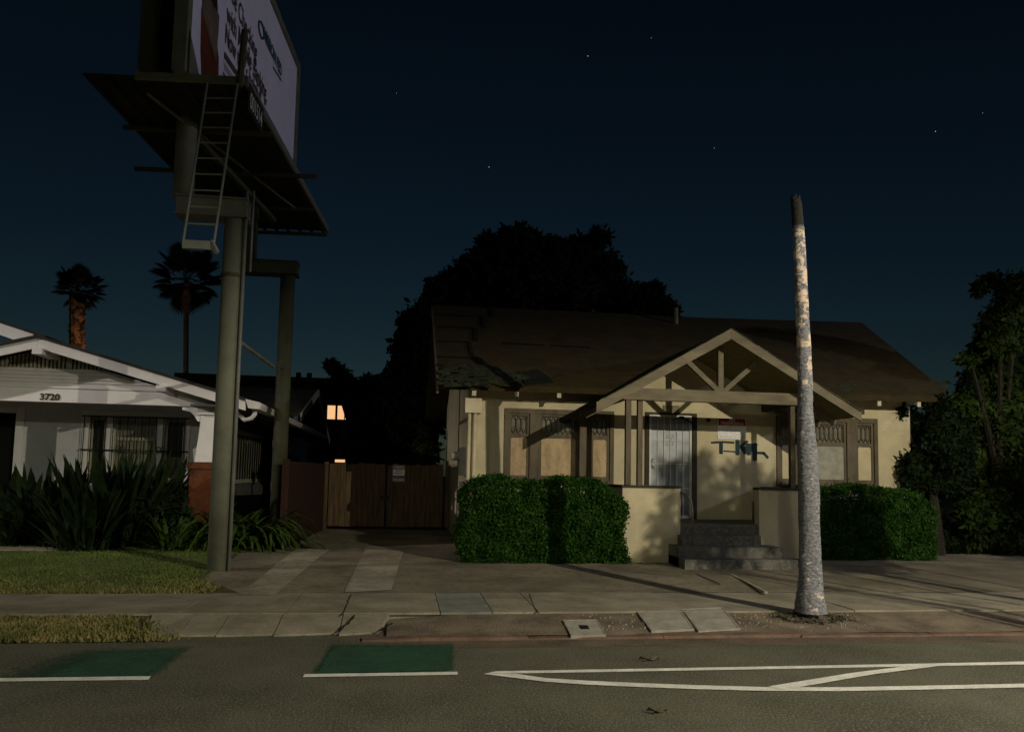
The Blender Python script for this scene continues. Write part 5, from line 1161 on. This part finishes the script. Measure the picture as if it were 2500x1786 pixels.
plant('strap_leaf_plant', 530, 1340, .2, 50, 1.3, .075, (.7, 1.4), (1.2, 2.6), M['strap'], 'plant of drooping strap leaves half hidden behind the billboard pole', .2, 'plant', 'drooping strap-leaf plants by the red fence')
lowb = cl_px([(190, 1310, 45, 26), (240, 1322, 40, 20), (300, 1320, 40, 22), (150, 1325, 40, 18), (360, 1325, 60, 20), (440, 1320, 40, 22), (60, 1325, 70, 20)], 16.25)
blob_tree('low_shrub', gpt(220, 16.25), lowb, M['spiky'], 5200, .07, 'scrubby low shrub with twiggy growth at the front of the planting', 'shrub', None, .03, .3, .7)
br = cl_px([(400, 1240, 60, 26), (430, 1200, 30, 14), (385, 1210, 36, 16), (455, 1255, 26, 14), (340, 1200, 40, 20)], 16.6)
blob_tree('leafy_shrub', gpt(400, 16.6), br, M['spiky'], 1500, .2, 'dark open shrub with large leaves in front of the low white porch wall', 'shrub', None, .03, .4, .0)

# ================================================================ STARS
for (x, y, s) in ((1435, 137, 1.0), (1194, 408, 1.0), (2284, 321, .9), (1590, 93, .6), (1744, 362, .6), (1512, 643, .8), (1635, 757, 1.6), (968, 228, .5), (2399, 276, .5)):
    d = ray(x, y); p = CAM + d / np.linalg.norm(d) * 900; bm_ = MB(); r = .5 * s; v = [(p[0] + r, p[1], p[2]), (p[0] - r, p[1], p[2]), (p[0], p[1] + r, p[2]), (p[0], p[1] - r, p[2]), (p[0], p[1], p[2] + r), (p[0], p[1], p[2] - r)]
    bm_.add(v, [(0, 2, 4), (2, 1, 4), (1, 3, 4), (3, 0, 4), (2, 0, 5), (1, 2, 5), (3, 1, 5), (0, 3, 5)])
    lb = 'brightest point of light, low in the sky just above the roof vent pipe' if s > 1.5 else 'tiny white star in the dark night sky'
    tag(bm_.build('star', M['star'], loc=tuple(p)), lb, 'star', 'stars in the night sky')

# ================================================================ STREET LAMPS (standing just outside the view), plus an added fill lamp
def street_lamp(pos, foot, power, col, radius, label, cut=0, aim=None):
    t = thing('street_lamp', (foot[0], foot[1], .1), label, 'street lamp', 'street lamps lighting the street')
    x, y, z = pos; mb = MB(); mb.tube([(foot[0], foot[1], .1), (foot[0], foot[1], z + .1)], [.12, .07], 12); mb.build('pole', M['steel'], t)
    mb = MB(); mb.tube([(foot[0], foot[1], z - .3), ((foot[0] + x) / 2, (foot[1] + y) / 2, z + .35), (x, y, z + .25)], .04, 8); mb.build('arm', M['steel'], t)
    mb = MB(); mb.box(x - .3, x + .3, y - .14, y + .14, z + .14, z + .28); mb.build('lamp_head', M['steel'], t)
    ld = bpy.data.lights.new('lamp_light', 'SPOT' if cut else 'POINT'); ld.energy = power; ld.color = col; ld.shadow_soft_size = radius
    if cut: ld.spot_size = radians(cut); ld.spot_blend = .2 if cut > 90 else .8
    lo = bpy.data.objects.new('lamp_light', ld); COL.objects.link(lo); lo.parent = t; lo.location = Vector(pos) - Vector(t.location)
    if aim: lo.rotation_euler = (Vector(aim) - Vector(pos)).to_track_quat('-Z', 'Y').to_euler()
street_lamp(LAMP_RIGHT, (LAMP_RIGHT[0] + .8, -2.2), POWER_RIGHT, (1.0, .93, .71), .025, 'street lamp on the near pavement lighting the boarded bungalow', 177)
street_lamp(LAMP_LEFT, (LAMP_LEFT[0], 8.9), POWER_LEFT, (1.0, .91, .84), .22, 'street lamp at the far kerb lighting the white bungalow from the left', 51, (-14, 14, 2))
street_lamp(LAMP_FILL, (-7.0, -18.2), POWER_FILL, (.98, 1.0, .76), .25, 'unseen lamp added behind the viewpoint as soft frontal fill', 177)
street_lamp(LAMP_FAR, (LAMP_FAR[0], 8.9), POWER_FAR, (.84, .86, 1.0), .1, 'cool white street lamp at the far kerb down the street to the right')
